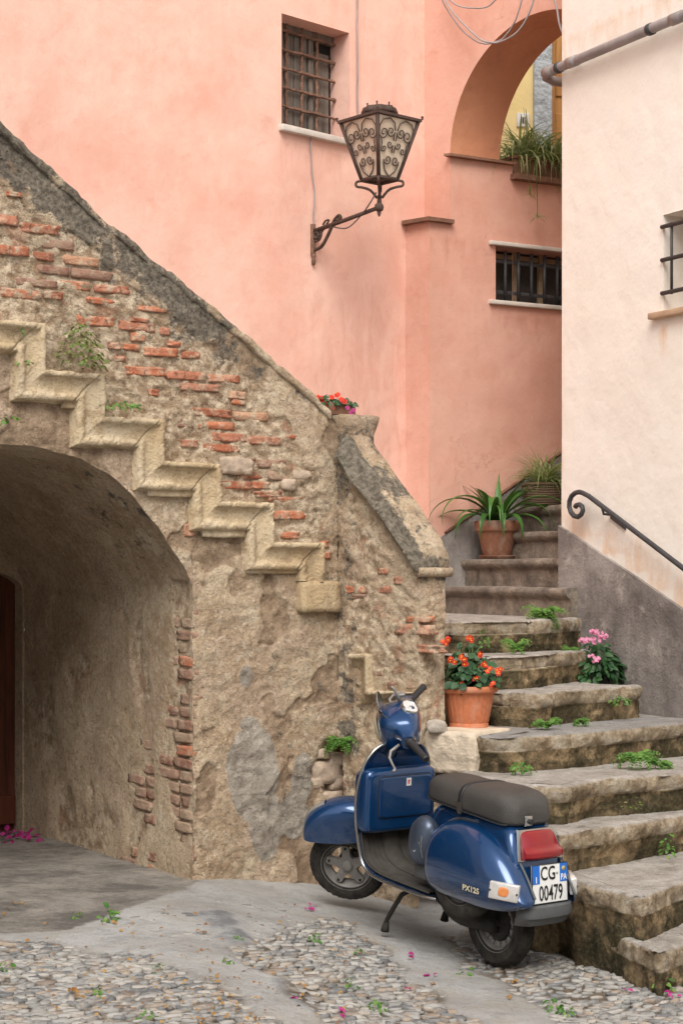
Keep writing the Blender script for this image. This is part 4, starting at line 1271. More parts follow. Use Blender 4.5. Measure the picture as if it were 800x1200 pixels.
for k in range(3): bar(mb, FR, (a+.085+k*.22, c+.1, .008), (a+.085+k*.22, d-.06, .008), .009, 8, 0, 1)
mb.build('grille', M['iron'], w3)
mb = MB(); mb.bbox(FR.pt((a+b)/2-.02, c-.018, .0), FR.d*((b-a)/2+.07), FR.n*.055, (0, 0, .020), .006)
mb.build('sill', M['oldsill'], w3)
# horizontal pipe with an elbow round the corner
pz = 5.205
PI = thing('drain_pipe', 'grey plastic pipe running level across the cream wall', 'pipe', FR.pt(0, pz, .06))
mb = MB()
p0 = FR.pt(-.16, pz, .075); 
mb.tube([FR.pt(3.5, pz+.01, .06), FR.pt(.3, pz, .06), FR.pt(-.02, pz, .06), FR.pt(-.10, pz-.005, .055), FR.pt(-.135, pz-.015, .03), FR.pt(-.14, pz-.03, -.03), FR.pt(-.14, pz-.035, -.9)], .032, 16)
mb.build('tube', M['pipe'], PI)
for s, w in ((-.06, .05), (.2, .045), (1.25, .05)):
    mb = MB(); mb.tube([FR.pt(s-w, pz+.001, .06), FR.pt(s+w, pz+.001, .06)], .0362, 16); mb.build('collar', M['pipe'], PI)
for s in (.05, 1.0):
    mb = MB(); mb.tube([FR.pt(s-.018, pz, .06), FR.pt(s+.018, pz, .06)], .0375, 16); mb.build('clip', M['iron'], PI)
# handrail
HR = thing('handrail', 'wrought iron handrail with a scrolled end on the cream wall', 'handrail', FR.pt(.4, 2.2, .08))
mb = MB()
ho = .085
ra = FR.sz(685, 578, ho); rbb = FR.sz(800, 666, ho)
sl = (rbb[1]-ra[1])/(rbb[0]-ra[0])
pts = [FR.pt(ra[0]+2.6, ra[1]+2.6*sl, ho), FR.pt(ra[0]+1.2, ra[1]+1.2*sl, ho), FR.pt(ra[0]+.04, ra[1]+.04*sl, ho)]
kx = FR.pt(0, 0).y/F
def spx(u, v): a = FR.sz(u, v, ho); return FR.pt(a[0], a[1], ho)
for (x, y) in ((172, 152), (155, 146), (135, 150), (117, 165), (107, 190), (106, 215), (113, 240), (128, 258), (147, 263), (162, 252), (170, 232), (166, 214), (153, 205), (140, 208), (134, 217)):
    pts.append(spx(640+x/4, 540+y/4))
mb.tube(pts, .0165, 10)
mb.build('rail', M['iron'], HR)
mb = MB()
q = FR.sz(718, 607, .0)
bd = V((1, sl)).normalized()
mb.bbox(FR.pt(q[0]+.06, q[1]-.02, .008), FR.d*.085*bd.x+V((0, 0, .085*bd.y)), FR.n*.006, V((0, 0, .022)), .002)
pr_ = FR.sz(713, 600, ho)
mb.tube([FR.pt(q[0]-.01, q[1]+.02, .0), FR.pt(q[0]-.01, q[1]+.025, ho*.8), FR.pt(q[0]-.01, ra[1]+(q[0]-.01-ra[0])*sl, ho)], .009, 8)
mb.build('bracket', M['iron'], HR)

# ================================================================== yellow house seen through the arch
YH = thing('yellow_house', 'pale yellow house front seen through the pink arch', 'house', V((1.9, 16.5, 0)))
FY = Frame((at(560, CY, 16.5).x, 16.5), (1, .08))
if FY.n.y > 0: FY.flip()
mb = MB(); wall_holes(mb, FY, -1.2, 4.5, .0, 8.4, [])
mb.build('facade', M['yellow'], YH, smooth=False)
mb = MB()
s0, s1 = FY.sz(624, 120)[0], FY.sz(645, 120)[0]
mb.bbox(FY.pt((s0+s1)/2, 5.6, .02), FY.d*((s1-s0)/2), FY.n*.05, (0, 0, 1.9), .01)
mb.build('pilaster', M['bluegrey'], YH, smooth=False)
mb = MB()
s1b = s1+.004; dw = 1.0
mb.bbox(FY.pt(s1b+dw/2, 5.2, .008), FY.d*dw/2, FY.n*.02, (0, 0, 1.9), .004)
for k in range(3):
    for r in range(5):
        mb.bbox(FY.pt(s1b+.12+k*.3, 3.7+r*.72, .032), FY.d*.085, FY.n*.012, (0, 0, .28), .01)
mb.build('door', M['honey'], YH, smooth=False)
mb = MB()
a = FY.sz(612, 141)
mb.bbox(FY.pt(a[0], a[1], .012), FY.d*.058, FY.n*.010, (0, 0, .064), .004)
hn = mb.build('intercom', M['white'], YH)
mb = MB()
for k in range(3): mb.box(FY.pt(a[0]-.018+k*.018, a[1]-.004, .024), FY.d*.006, FY.n*.003, (0, 0, .028))
mb.build('button_panel', M['iron'], hn, smooth=False)

# ================================================================== unseen house added behind the camera for reflections
OH = thing('added_house', 'plain ochre house added out of view behind the camera for reflections', 'house', (0, -4, 0))
FO = Frame((-9, -4.5), (1, 0)); FO.n = V((0, 1, 0))
mb = MB(); oh = [(3+4*k, 4.2+4*k, 2.6, 4.2) for k in range(4)]
wall_holes(mb, FO, 0, 19, -.3, 5., oh, depth=.2, cut=1.)
mb.build('facade', simple('ochre_render', (.42, .31, .19), .9, .2, 2.), OH, smooth=False)
for a, b, c, d in oh:
    mb = MB(); mb.poly([FO.pt(a, c, -.19), FO.pt(b, c, -.19), FO.pt(b, d, -.19), FO.pt(a, d, -.19)]); mb.build('window', M['glass'], OH, smooth=False)
mb = MB(); mb.box(FO.pt(9.5, 5.1, -1.2), FO.d*9.8, FO.n*1.5, (0, 0, .1)); mb.build('roof', M['tile'], OH, smooth=False)
# ================================================================== scooter
def m_paint():
    t = NT('blue_metallic_paint')
    fl = t.noise(900., 2, .6); n = t.noise(5., 3, .6); d = t.noise(2.5, 6, .7, .4, off=4.)
    c = t.ramp(fl, (.3, (.0026, .028, .096)), (.7, (.0075, .065, .20)))
    c = t.mix(t.ramp(d, (.60, 0.), (.8, .07)), c, (.20, .19, .17))
    sx = t.n('ShaderNodeSeparateXYZ'); t.L.new(t.co, sx.inputs[0])
    low = t.ramp(sx.outputs[2], (.28, 1.), (.52, 0.))
    c = t.mix(t.math('MULTIPLY', low, t.ramp(t.noise(16., 6, .72, off=14.), (.40, 0.), (.70, .38))), c, (.26, .225, .18))
    rough = t.ramp(d, (.4, .15), (.75, .30))
    m = t.out(c, rough, None, .5, .45, Coat_Weight=1., Coat_Roughness=.05)
    return m
M['paint'] = m_paint()
M['chrome'] = simple('worn_chrome', (.46, .46, .45), .22, .15, 30, 0, .5, 1.)
M['alu'] = simple('dull_alloy', (.30, .285, .27), .55, .3, 30, .002, .4, .55)
M['rim'] = simple('dusty_grey_rim', (.24, .225, .21), .6, .35, 20, .002, .35, .2)
def m_rubber():
    t = NT('tyre_rubber'); n = t.noise(18., 5, .65); f = t.noise(120., 3)
    c = t.ramp(n, (.35, (.016, .015, .0145)), (.7, (.055, .048, .040)))
    return t.out(c, .85, t.bump(f, .003), .25)
M['rubber'] = m_rubber()
M['black'] = simple('black_plastic', (.020, .020, .021), .5, .3, 30, .002, .4)
M['greyplast'] = simple('grey_plastic', (.085, .088, .09), .55, .2, 25, .002, .4)
def m_seat():
    t = NT('seat_vinyl'); n = t.noise(4., 5, .6); g = t.voro(260.)
    c = t.ramp(n, (.35, (.040, .037, .034)), (.7, (.068, .062, .056)))
    return t.out(c, .46, t.bump(g, .002), .4)
M['seat'] = m_seat()
M['mat'] = simple('floor_rubber', (.045, .040, .034), .8, .45, 18, .003)
M['redlens'] = simple('red_lens', (.21, .002, .006), .16, .25, 9, 0, .5, 0., Coat_Weight=.6, Coat_Roughness=.1)
M['clearlens'] = simple('clear_lens', (.52, .50, .48), .14, .22, 40, 0, .6, 0., Coat_Weight=.6)
M['orange_bulb'] = simple('orange_bulb', (.62, .22, .07), .3, .3, 30, 0, .5)
M['plate'] = simple('plate_white', (.74, .74, .72), .4, .08, 14, 0, .4)
M['plateblue'] = simple('plate_blue', (.012, .13, .50), .4, .1, 14, 0, .4)
M['ink'] = simple('black_ink', (.012, .012, .012), .5, .1)
M['cream_ink'] = simple('cream_lettering', (.70, .62, .42), .4, .1, 30, 0, .4)
M['dial'] = simple('dial_white', (.55, .55, .54), .3, .06, 20, 0, .5)
M['dome'] = simple('slate_blue_metal', (.075, .095, .135), .34, .4, 14, 0, .5, .55)
M['lampglass'] = simple('lamp_glass', (.40, .35, .26), .12, .2, 14, 0, .6)
M['engine'] = simple('oily_engine', (.030, .027, .024), .6, .5, 25, .006, .4, .3)
M['stickerred'] = simple('sticker_red', (.55, .03, .03), .4, .1)

_o = at(586, 1080, 8.4)
_fr = at(408.5, 1017, 9.4)
fwv = (_fr-_o).normalized(); lfv = V((0, 0, 1)).cross(fwv).normalized(); upv = fwv.cross(lfv)
MS = Matrix((fwv, lfv, upv)).transposed().to_4x4(); MS.translation = _o-upv*.21
SC = thing('scooter', 'blue vintage motor scooter parked on its stand beside the stone steps', 'scooter', mat=MS)
def sb(mb, name, mat, parent=None, **k): return mb.build(name, mat, parent or SC, local=True, **k)
SAX = V((-.45, 0, .893)).normalized(); SPV = V((1.235, 0, .235)); SROT = Matrix.Rotation(math.radians(44), 3, SAX)
def Sr(p): return SPV+SROT @ (V(p)-SPV)
def steer(mb):
    mb.v = [Sr(p) for p in mb.v]; return mb
def cat(tab, n):
    # catmull-rom through rows of numbers
    o = []; m = len(tab)
    for i in range(n):
        t = i/(n-1)*(m-1); k = min(int(t), m-2); f = t-k
        p0 = tab[max(k-1, 0)]; p1 = tab[k]; p2 = tab[k+1]; p3 = tab[min(k+2, m-1)]
        o.append([.5*(2*b+(c-a)*f+(2*a-5*b+4*c-d)*f*f+(-a+3*b-3*c+d)*f**3) for a, b, c, d in zip(p0, p1, p2, p3)])
    return o
def smooth(pts, k=8):
    pts = [tuple(p) for p in pts]
    return [V(r) for r in cat(pts, (len(pts)-1)*k+1)]
def spw(a, e): return math.copysign(abs(a)**e, a)

# wheels -----------------------------------------------------------
def wheel(name, c, front):
    parts = []
    T = MB()
    prof = [(.128, -.036), (.140, -.043), (.160, -.047), (.182, -.047), (.195, -.042), (.204, -.032), (.2095, -.017), (.211, 0), (.2095, .017), (.204, .032), (.195, .042), (.182, .047), (.160, .047), (.140, .043), (.128, .036)]
    n = 120
    def fn(i, j):
        r, h = prof[i]; q = 2*math.pi*j/n
        g = 0
        if r > .198: g = -.0035 if (j+(i % 2)*2) % 4 < 1 else 0
        if .19 < r < .2095 and j % 3 == 0: g -= .003
        return V(((r+g)*math.cos(q), h, (r+g)*math.sin(q)))+V(c)
    T.grid(len(prof), n, fn, closev=True)
    T.tube([V(c)+V((.2*math.cos(2*math.pi*k/60)*.93, .0475, .2*math.sin(2*math.pi*k/60)*.93)) for k in range(61)], .0016, 5)
    R = MB()
    R.lathe([(.137, .041), (.141, .044), (.142, .040), (.138, .036), (.128, .034), (.122, .024), (.118, .010), (.105, .004), (.10, .0), (.10, -.01)], c, (0, 1, 0), 64)
    R.lathe([(.141, -.044), (.128, -.034), (.118, -.01), (.10, -.005)], c, (0, 1, 0), 64)
    Hb = MB()
    if front:
        # five-armed star with open windows
        pts = []
        for k in range(5):
            a0 = 2*math.pi*k/5+.35
            for da, r in ((-.20, .108), (-.10, .118), (.10, .118), (.20, .108), (.36, .062), (.628, .050), (.90, .062)):
                a = a0+da; pts.append((r*math.cos(a), r*math.sin(a)))
        f = [Hb.vert(V(c)+V((x, .030, z))) for x, z in pts]; b = [Hb.vert(V(c)+V((x*1.01, .006, z*1.01))) for x, z in pts]
        Hb.face(*f)
        for i in range(len(f)): Hb.face(f[i], f[(i+1) % len(f)], b[(i+1) % len(f)], b[i])
        Hb.lathe([(.0, .046), (.016, .046), (.026, .042), (.030, .032), (.034, .028)], c, (0, 1, 0), 24)
        D = MB(); D.lathe([(.0, .002), (.058, .002), (.062, -.02), (.062, -.04), (0, -.04)], c, (0, 1, 0), 40)
        for k in range(5):
            a0 = 2*math.pi*k/5+.35
            D.lathe([(0, .038), (.006, .038), (.007, .030)], V(c)+V((.102*math.cos(a0), 0, .102*math.sin(a0))), (0, 1, 0), 8)
    else:
        Hb.lathe([(.118, .010), (.112, .012), (.098, .006), (.09, .010)], c, (0, 1, 0), 64)
        for k in range(15):
            q = 2*math.pi*k/15
            Hb.bbox(V(c)+V((.104*math.cos(q), .012, .104*math.sin(q))), V((math.cos(q), 0, math.sin(q)))*.012, (0, .006, 0), V((-math.sin(q), 0, math.cos(q)))*.009, .002)
        D = MB(); D.lathe([(0, .040), (.020, .040), (.026, .034), (.028, .026), (.05, .026), (.082, .022), (.09, .012), (.092, -.02)], c, (0, 1, 0), 48)
    if front:
        for m in (T, R, Hb, D): steer(m)
    wh = sb(T, name, M['rubber'], angle=40)
    sb(R, 'rim', M['rim'], wh); sb(Hb, 'hub', M['rim' if front else 'alu'], wh, angle=30); sb(D, 'brake_drum', M['engine'], wh, angle=35)
    return wh
wheel('rear_wheel', (0, 0, .21), False)
wheel('front_wheel', (1.235, 0, .235), True)
# spare wheel carried under the left cowl
T = MB(); cs = (.085, .165, .435)
T.lathe([(.128, -.036), (.14, -.043), (.16, -.047), (.182, -.047), (.197, -.04), (.207, -.025), (.211, 0), (.207, .025), (.197, .04), (.182, .047), (.16, .047), (.14, .043), (.128, .036)], cs, (0, 1, 0), 80)
spw_ = sb(T, 'spare_wheel', M['rubber'])
T = MB(); T.lathe([(.137, .041), (.142, .044), (.140, .036), (.128, .034), (.120, .02), (.10, .006), (.0, .004)], cs, (0, 1, 0), 48)
sb(T, 'rim', M['rim'], spw_)

# side cowls ---------------------------------------------------------
def cowl(sg, name):
    tab = [(.318, .52, .375, .185), (.308, .585, .350, .225), (.275, .638, .338, .250), (.20, .674, .332, .262), (.10, .684, .330, .268), (0., .676, .328, .268), (-.10, .648, .328, .264), (-.18, .606, .332, .256), (-.25, .550, .340, .244), (-.305, .490, .352, .228), (-.345, .436, .366, .208), (-.365, .408, .376, .190)]
    if sg < 0: tab = [(a, b, c, d-.035-.03*sstep(.1, -.3, a)) for a, b, c, d in tab]
    rows = cat(tab, 64); nc = 40
    mb = MB()
    def fn(i, j):
        x, zt, zb, ym = rows[i]; a = math.pi*(.5-j/(nc-1)*1.02)
        yi = .118
        zc = zb+(zt-zb)*.40
        ca, sa = max(0, math.cos(a)), math.sin(a)
        if sa >= 0: y = yi+(ym-yi)*ca**.72; z = zc+(zt-zc)*sa**.92
        else: y = yi+(ym-yi)*(1-.30*abs(sa)**2.2 if ca > .0 else .7)*(1 if j < nc-2 else .55); z = zc-(zc-zb)*abs(sa)**.8
        return V((x, sg*y, z))
    base = mb.grid(64, nc, fn)
    for e in (0, 63):
        x = rows[e]; c_ = mb.vert(V((x[0], sg*.12, (x[1]+x[2])/2)))
        for j in range(nc-1): mb.face(base+e*nc+j, base+e*nc+j+1, c_)
    c = sb(mb, name, M['paint'], angle=48)
    # rubber beading along the upper edge
    mb = MB()
    mb.tube([V((r[0]-(.004 if i > 40 else 0), sg*.122, r[1]+.004)) for i, r in enumerate(rows)][3:], .006, 8)
    sb(mb, 'beading', M['greyplast'], c)
    # pressed crease line low on the panel
    mb = MB()
    pts = []
    for r in rows[2:58]:
        zt, zb, ym = r[1], r[2], r[3]; zc = zb+(zt-zb)*.40
        zz = .462
        if zz < zt-.02:
            if zz >= zc: sa = ((zz-zc)/(zt-zc))**(1/.92); y = .118+(ym-.118)*math.sqrt(1-sa*sa)**.72
            else: y = .118+(ym-.118)*(1-.30*((zc-zz)/(zc-zb))**2.7)
            pts.append(V((r[0], sg*(y+.0003), zz)))
    mb.tube(pts, .0017, 5)
    sb(mb, 'crease', M['paint'], c)
    return c, rows
cl, crow = cowl(1, 'side_cowl'); cowl(-1, 'side_cowl')
def cowl_y(x, z):
    r = min(crow, key=lambda q: abs(q[0]-x)); zt, zb, ym = r[1], r[2], r[3]; zc = zb+(zt-zb)*.40
    if z >= zc: sa = clamp((z-zc)/(zt-zc))**(1/.92); return .118+(ym-.118)*math.sqrt(max(0, 1-sa*sa))**.72
    return .118+(ym-.118)*(1-.30*((zc-z)/(zc-zb))**2.7)

# central body and tail ----------------------------------------------
tab = [(.47, .50, .34, .075), (.44, .66, .30, .098), (.38, .715, .27, .112), (.25, .725, .30, .128), (.05, .722, .33, .140), (-.10, .716, .34, .150), (-.175, .705, .34, .156), (-.215, .66, .34, .158), (-.25, .565, .34, .158), (-.285, .455, .335, .155), (-.308, .38, .335, .150), (-.312, .36, .340, .145)]
rows = cat(tab, 70); mb = MB(); nc = 48
def bfn(i, j):
    x, zt, zb, hw = rows[i]; a = 2*math.pi*j/nc
    return V((x, hw*spw(math.cos(a), .38), (zt+zb)/2+(zt-zb)/2*spw(math.sin(a), .42)))
b0 = mb.grid(70, nc, bfn, closev=True)
mb.face(*[b0+j for j in range(nc)]); mb.face(*[b0+69*nc+j for j in range(nc)][::-1])
body = sb(mb, 'body', M['paint'], angle=50)

# seat ------------------------------------------------------------------
tab = [(.470, .800, .752, .060), (.460, .826, .738, .095), (.435, .846, .727, .120), (.38, .855, .722, .136), (.28, .853, .720, .145), (.20, .852, .716, .149), (.14, .857, .713, .150), (.0, .864, .708, .152), (-.08, .860, .703, .150), (-.135, .850, .700, .142), (-.165, .835, .702, .126), (-.187, .805, .710, .106), (-.196, .770, .722, .080)]
rows = cat(tab, 70); mb = MB(); nc = 44
def sfn(i, j):
    x, zt, zb, hw = rows[i]; a = 2*math.pi*j/nc
    s_ = math.sin(a); e = .50
    zz = zb+(zt-zb)*.42+((zt-zb)*.58 if s_ > 0 else (zt-zb)*.42)*spw(s_, .62 if s_ > 0 else .35)
    return V((x, hw*spw(math.cos(a), e)*(1-.05*max(0, s_)), zz))
b0 = mb.grid(70, nc, sfn, closev=True)
mb.face(*[b0+j for j in range(nc)]); mb.face(*[b0+69*nc+j for j in range(nc)][::-1])
seat = sb(mb, 'seat', M['seat'], angle=60)
def seat_pt(x, a, k=1.0):
    r = min(rows, key=lambda q: abs(q[0]-x)); _, zt, zb, hw = r; s_ = math.sin(a)
    zz = zb+(zt-zb)*.42+((zt-zb)*.58 if s_ > 0 else (zt-zb)*.42)*spw(s_, .62 if s_ > 0 else .35)
    return V((x, hw*spw(math.cos(a), .5)*(1-.05*max(0, s_))*k, zz+(k-1)*.12))
mb = MB()
ang = [math.pi*(-.12+1.24*i/30) for i in range(31)]
mb.grid(31, 4, lambda i, j: seat_pt(.155+(-.013 if j < 2 else .013), ang[i], 1.0 if j in (0, 3) else 1.03))
st_ = sb(mb, 'strap', M['black'], seat)
mb = MB()
for e in (0,):
    pts = [(-.019, .0), (.019, .0), (.021, -.03), (.012, -.052), (0, -.060), (-.012, -.052), (-.021, -.03)]
    f = [mb.vert(V((.155+x, .158, .768+z))) for x, z in pts]; b = [mb.vert(V((.155+x, .148, .768+z))) for x, z in pts]
    mb.face(*f); [mb.face(f[i], f[(i+1) % 7], b[(i+1) % 7], b[i]) for i in range(7)]
sb(mb, 'buckle', M['chrome'], seat, smooth=False)
mb = MB(); mb.bbox((-.198, .035, .733), (.008, 0, 0), (0, .022, 0), (0, 0, .024), .004)
lk = sb(mb, 'seat_lock', M['chrome'], seat)
mb = MB(); mb.lathe([(0, .016), (.011, .016), (.013, .012), (.013, 0)], (-.204, .030, .730), (-1, 0, 0), 16); sb(mb, 'key_barrel', M['black'], lk, angle=30)
mb = MB()
r_ = [r for r in rows if .455 > r[0] > -.165]
for sg in (1, -1): mb.tube([V((r[0], sg*(r[3]+.001), r[2]+.012)) for r in r_], .004, 6)
sb(mb, 'piping', M['black'], seat)

# tail light, plate, bumper ---------------------------------------------
def quadprism(mb, back, front):
    b = [mb.vert(p) for p in back]; f = [mb.vert(p) for p in front]; n = len(b)
    mb.face(*f); mb.face(*b[::-1])
    for i in range(n): mb.face(b[i], b[(i+1) % n], f[(i+1) % n], f[i])
mb = MB()
quadprism(mb, [(-.205, .110, .70), (-.205, -.110, .70), (-.25, -.132, .56), (-.25, .132, .56)], [(-.218, .106, .698), (-.218, -.106, .698), (-.266, -.128, .564), (-.266, .128, .564)])
tl = sb(mb, 'tail_light', M['chrome'], smooth=False)
mb = MB()
prof = [(-.216, .693, .098), (-.236, .686, .101), (-.262, .650, .106), (-.276, .623, .110), (-.300, .608, .114), (-.304, .595, .116), (-.303, .578, .116), (-.282, .566, .116), (-.262, .565, .118)]
pp = cat(prof, 30)
b0 = mb.grid(30, 13, lambda i, j: V((pp[i][0]+.020*abs((j-6)/6)**3, pp[i][2]*(j-6)/6, pp[i][1])))
for e in (0, 12):
    c_ = [b0+i*13+e for i in range(30)]; x = [mb.vert(V((-.214-.05*(i/29), mb.v[c_[0]].y*1.0+(mb.v[c_[-1]].y-mb.v[c_[0]].y)*i/29, .693-.128*i/29))) for i in range(30)]
    for i in range(29): mb.face(c_[i], c_[i+1], x[i+1], x[i])
sb(mb, 'lens', M['redlens'], tl, angle=45)
# number plate
pc_ = V((-.316, -.012, .462)); pu = V((.105, 0, .995)).normalized(); pl_ = V((0, 1, 0)); pn = pl_.cross(pu)*1
if pn.x > 0: pn = -pn
PW = .0885; PX_ = .108
mb = MB(); mb.bbox(pc_-pn*.004, pl_*PX_, pu*PW, pn*.0035, .003)
plate = sb(mb, 'number_plate', M['plate'], smooth=False)
for sg in (1, -1):
    mb = MB(); mb.box(pc_+pl_*sg*(PX_-.024)+pu*.044+pn*.0005, pl_*.022, pu*.042, pn*.0008); sb(mb, 'blue_band', M['plateblue'], plate, smooth=False)
mb = MB()
for k in range(4):
    a = [(1, 1), (1, -1), (-1, -1), (-1, 1)]
    p, q = a[k], a[(k+1) % 4]
    mb.tube([pc_+pl_*p[0]*PX_+pu*p[1]*PW, pc_+pl_*q[0]*PX_+pu*q[1]*PW], .0025, 6)
sb(mb, 'plate_frame', M['black'], plate)
def letters(txt, size, org, ex, ey, ez, mat, parent, name='lettering', xs_=1., bold=.0, align='CENTER', shear=0., dep=.0006):
    cu = bpy.data.curves.new(name, 'FONT'); cu.body = txt; cu.size = 1.; cu.align_x = align; cu.align_y = 'CENTER'
    cu.offset = bold; cu.extrude = .0; cu.shear = shear; cu.resolution_u = 3
    ob = bpy.data.objects.new('tmp_text', cu); col.objects.link(ob)
    dg = bpy.context.evaluated_depsgraph_get(); me = bpy.data.meshes.new_from_object(ob.evaluated_get(dg))
    bpy.data.objects.remove(ob)
    m = MB()
    for v in me.vertices: m.vert(V(org)+V(ex)*v.co.x*size*xs_+V(ey)*v.co.y*size+V(ez)*dep)
    for p in me.polygons: m.face(*p.vertices)
    bpy.data.meshes.remove(me)
    return m
R_ = -pl_                                        # reading direction seen from behind
for txt, sz_, dx, dy, xs_, mt in (('CG', .088, -.012, .044, .74, 'ink'), ('00479', .098, .004, -.046, .60, 'ink'), ('I', .040, -.084, .020, 1., 'plate'), ('PA', .040, .084, .022, .80, 'plate')):
    m = letters(txt, sz_, pc_+R_*dx+pu*dy, R_, pu, pn, None, None, xs_=xs_, bold=.012 if mt == 'ink' else .02, dep=.0022)
    sb(m, 'lettering', M[mt], plate, smooth=False)
mb = MB(); mb.lathe([(0, .0022), (.011, .0022), (.011, 0)], pc_+R_*.084+pu*.062, pn, 18); sb(mb, 'province_badge', simple('badge_ochre', (.45, .36, .12), .5, .4, 200), plate)
mb = MB(); mb.lathe([(0, .0022), (.006, .0022), (.006, 0)], pc_+R_*.044+pu*.044, pn, 12); sb(mb, 'emblem', simple('emblem_grey', (.3, .32, .3), .5, .3, 300), plate)
# grey tail bumper
mb = MB()
tab = [(-.275, .158), (-.300, .154), (-.325, .138), (-.342, .10), (-.348, .05), (-.349, 0.)]
half_ = cat(tab, 14); full = [(x, y) for x, y in half_]+[(x, -y) for x, y in half_[::-1][1:]]
hs_ = [(.368, 1.0, -.004), (.363, 1.01, .006), (.336, 1.02, .012), (.314, 1.0, .010), (.306, .985, .0), (.278, .93, -.012), (.271, .92, -.03)]
mb.grid(len(full), len(hs_), lambda i, j: V((full[i][0]-hs_[j][2], full[i][1]*hs_[j][1], hs_[j][0])))
mb.poly([V((x+.004, y, .368)) for x, y in full]); mb.poly([V((x+.03, y*.92, .272)) for x, y in full][::-1])
sb(mb, 'bumper', M['greyplast'], angle=40)
# indicators
def indicator(sg):
    x0, z0 = -.285, .442
    pts = []
    nd_ = V((-.52, sg*.85, .05)).normalized(); ax = V((-.85, -sg*.52, -.06)).normalized(); az = ax.cross(nd_); az = az if az.z > 0 else -az
    o = V((x0, cowl_y(x0, z0)+.002 if sg > 0 else -.172, z0))
    m = MB(); m.bbox(o, ax*.070, az*.040, nd_*.016, .006); i_ = sb(m, 'indicator', M['clearlens'])
    m = MB(); m.rock(o+nd_*.0145, ax*.024, az*.022, nd_*.004, seed=1, rough=.1, sub=3, sq=.3); sb(m, 'bulb', M['orange_bulb'], i_)
    m = MB()
    for k in range(9): m.box(o+nd_*.0165+ax*(-.062+.0155*k), ax*.0009, az*.033, nd_*.0008)
    sb(m, 'lens_ribs', M['clearlens'], i_, smooth=False)
    m = MB(); 
    for k in (-1, 1):
        m = MB(); m.lathe([(0, .004), (.0045, .004), (.005, 0)], o+nd_*.016+ax*k*.064, nd_, 8); sb(m, 'screw', M['black'], i_)
indicator(1); indicator(-1)
# model lettering on the cowl
ox, oz = -.085, .412
yy = cowl_y(ox, oz); tx_ = V((-1, (cowl_y(ox-.06, oz)-cowl_y(ox+.06, oz))/.12, 0)).normalized(); tz_ = V((0, (cowl_y(ox, oz+.01)-cowl_y(ox, oz-.01))/.02, 1)).normalized(); tn_ = tx_.cross(tz_); tn_ = tn_ if tn_.y > 0 else -tn_
m = letters('PX125', .038, V((ox, yy+.0015, oz)), tx_, tz_, tn_, None, None, xs_=1.12, bold=.035, shear=.12, dep=.003)
sb(m, 'lettering', M['cream_ink'], cl, smooth=False)

# leg shield and floor ------------------------------------------------------
prof = [(.26, .298, .185), (.33, .298, .205), (.50, .300, .212), (.66, .305, .212), (.76, .318, .212), (.83, .350, .213), (.872, .41, .215), (.90, .48, .219), (.915, .56, .223), (.915, .66, .226), (.90, .76, .222), (.882, .84, .204), (.872, .885, .178), (.866, .915, .150), (.862, .938, .105), (.860, .950, .045)]
rows = cat(prof, 84); nc = 25
def shp(i, j, off=0.):
    x, z, hw = rows[i]; k = (j-12)/12
    bow = .035*sstep(.28, .50, z)
    return V((x-bow*abs(k)**2.2+off*sstep(.3, .5, z), hw*k, z-.012*abs(k)**3*(1-sstep(.3, .45, z))+off*(1-sstep(.3, .5, z))*-1))
mb = MB(); mb.grid(84, nc, lambda i, j: shp(i, j))
mb.grid(84, nc, lambda i, j: shp(i, j, .012))
for e in (0, nc-1):
    mb.grid(84, 2, lambda i, j: shp(i, e, .012*j))
mb.grid(nc, 2, lambda i, j: shp(83, i, .012*j)); mb.grid(nc, 2, lambda i, j: shp(0, i, .012*j))
sh = sb(mb, 'leg_shield', M['paint'], angle=50)
mb = MB()
edge = [shp(i, 0, .006) for i in range(0, 84)]+[shp(83, j, .006) for j in range(1, nc-1)]+[shp(i, nc-1, .006) for i in range(83, -1, -1)]
mb.tube(edge, .0085, 8); sb(mb, 'edge_trim', M['chrome'], sh)
# rubber mat with ridges
mb = MB()
r2 = rows[4:52]
def matp(i, y, h):
    x, z, hw = r2[i]; s_ = sstep(.3, .5, z); return V((x-h*s_-.035*sstep(.28, .5, z)*(abs(y)/.22)**2.2, y, z+h*(1-s_)))
for sg in (1, -1):
    mb.grid(48, 14, lambda i, j: matp(i, sg*(.055+.135*j/13), .004+(.004 if j % 3 == 1 else 0)))
mb.grid(48, 7, lambda i, j: matp(i, -.055+.11*j/6, .006+.028*(1-abs((j-3)/3)**3)))
for sg in (1, -1):
    mb.tube([matp(i, sg*.196, .004) for i in range(0, 40)], .006, 6)
sb(mb, 'floor_mat', M['mat'])
mb = MB(); mb.bbox((.47, -.09, .318), (.045, 0, .01), (0, .03, 0), (-.01, 0, .012), .006); sb(mb, 'brake_pedal', M['black'])
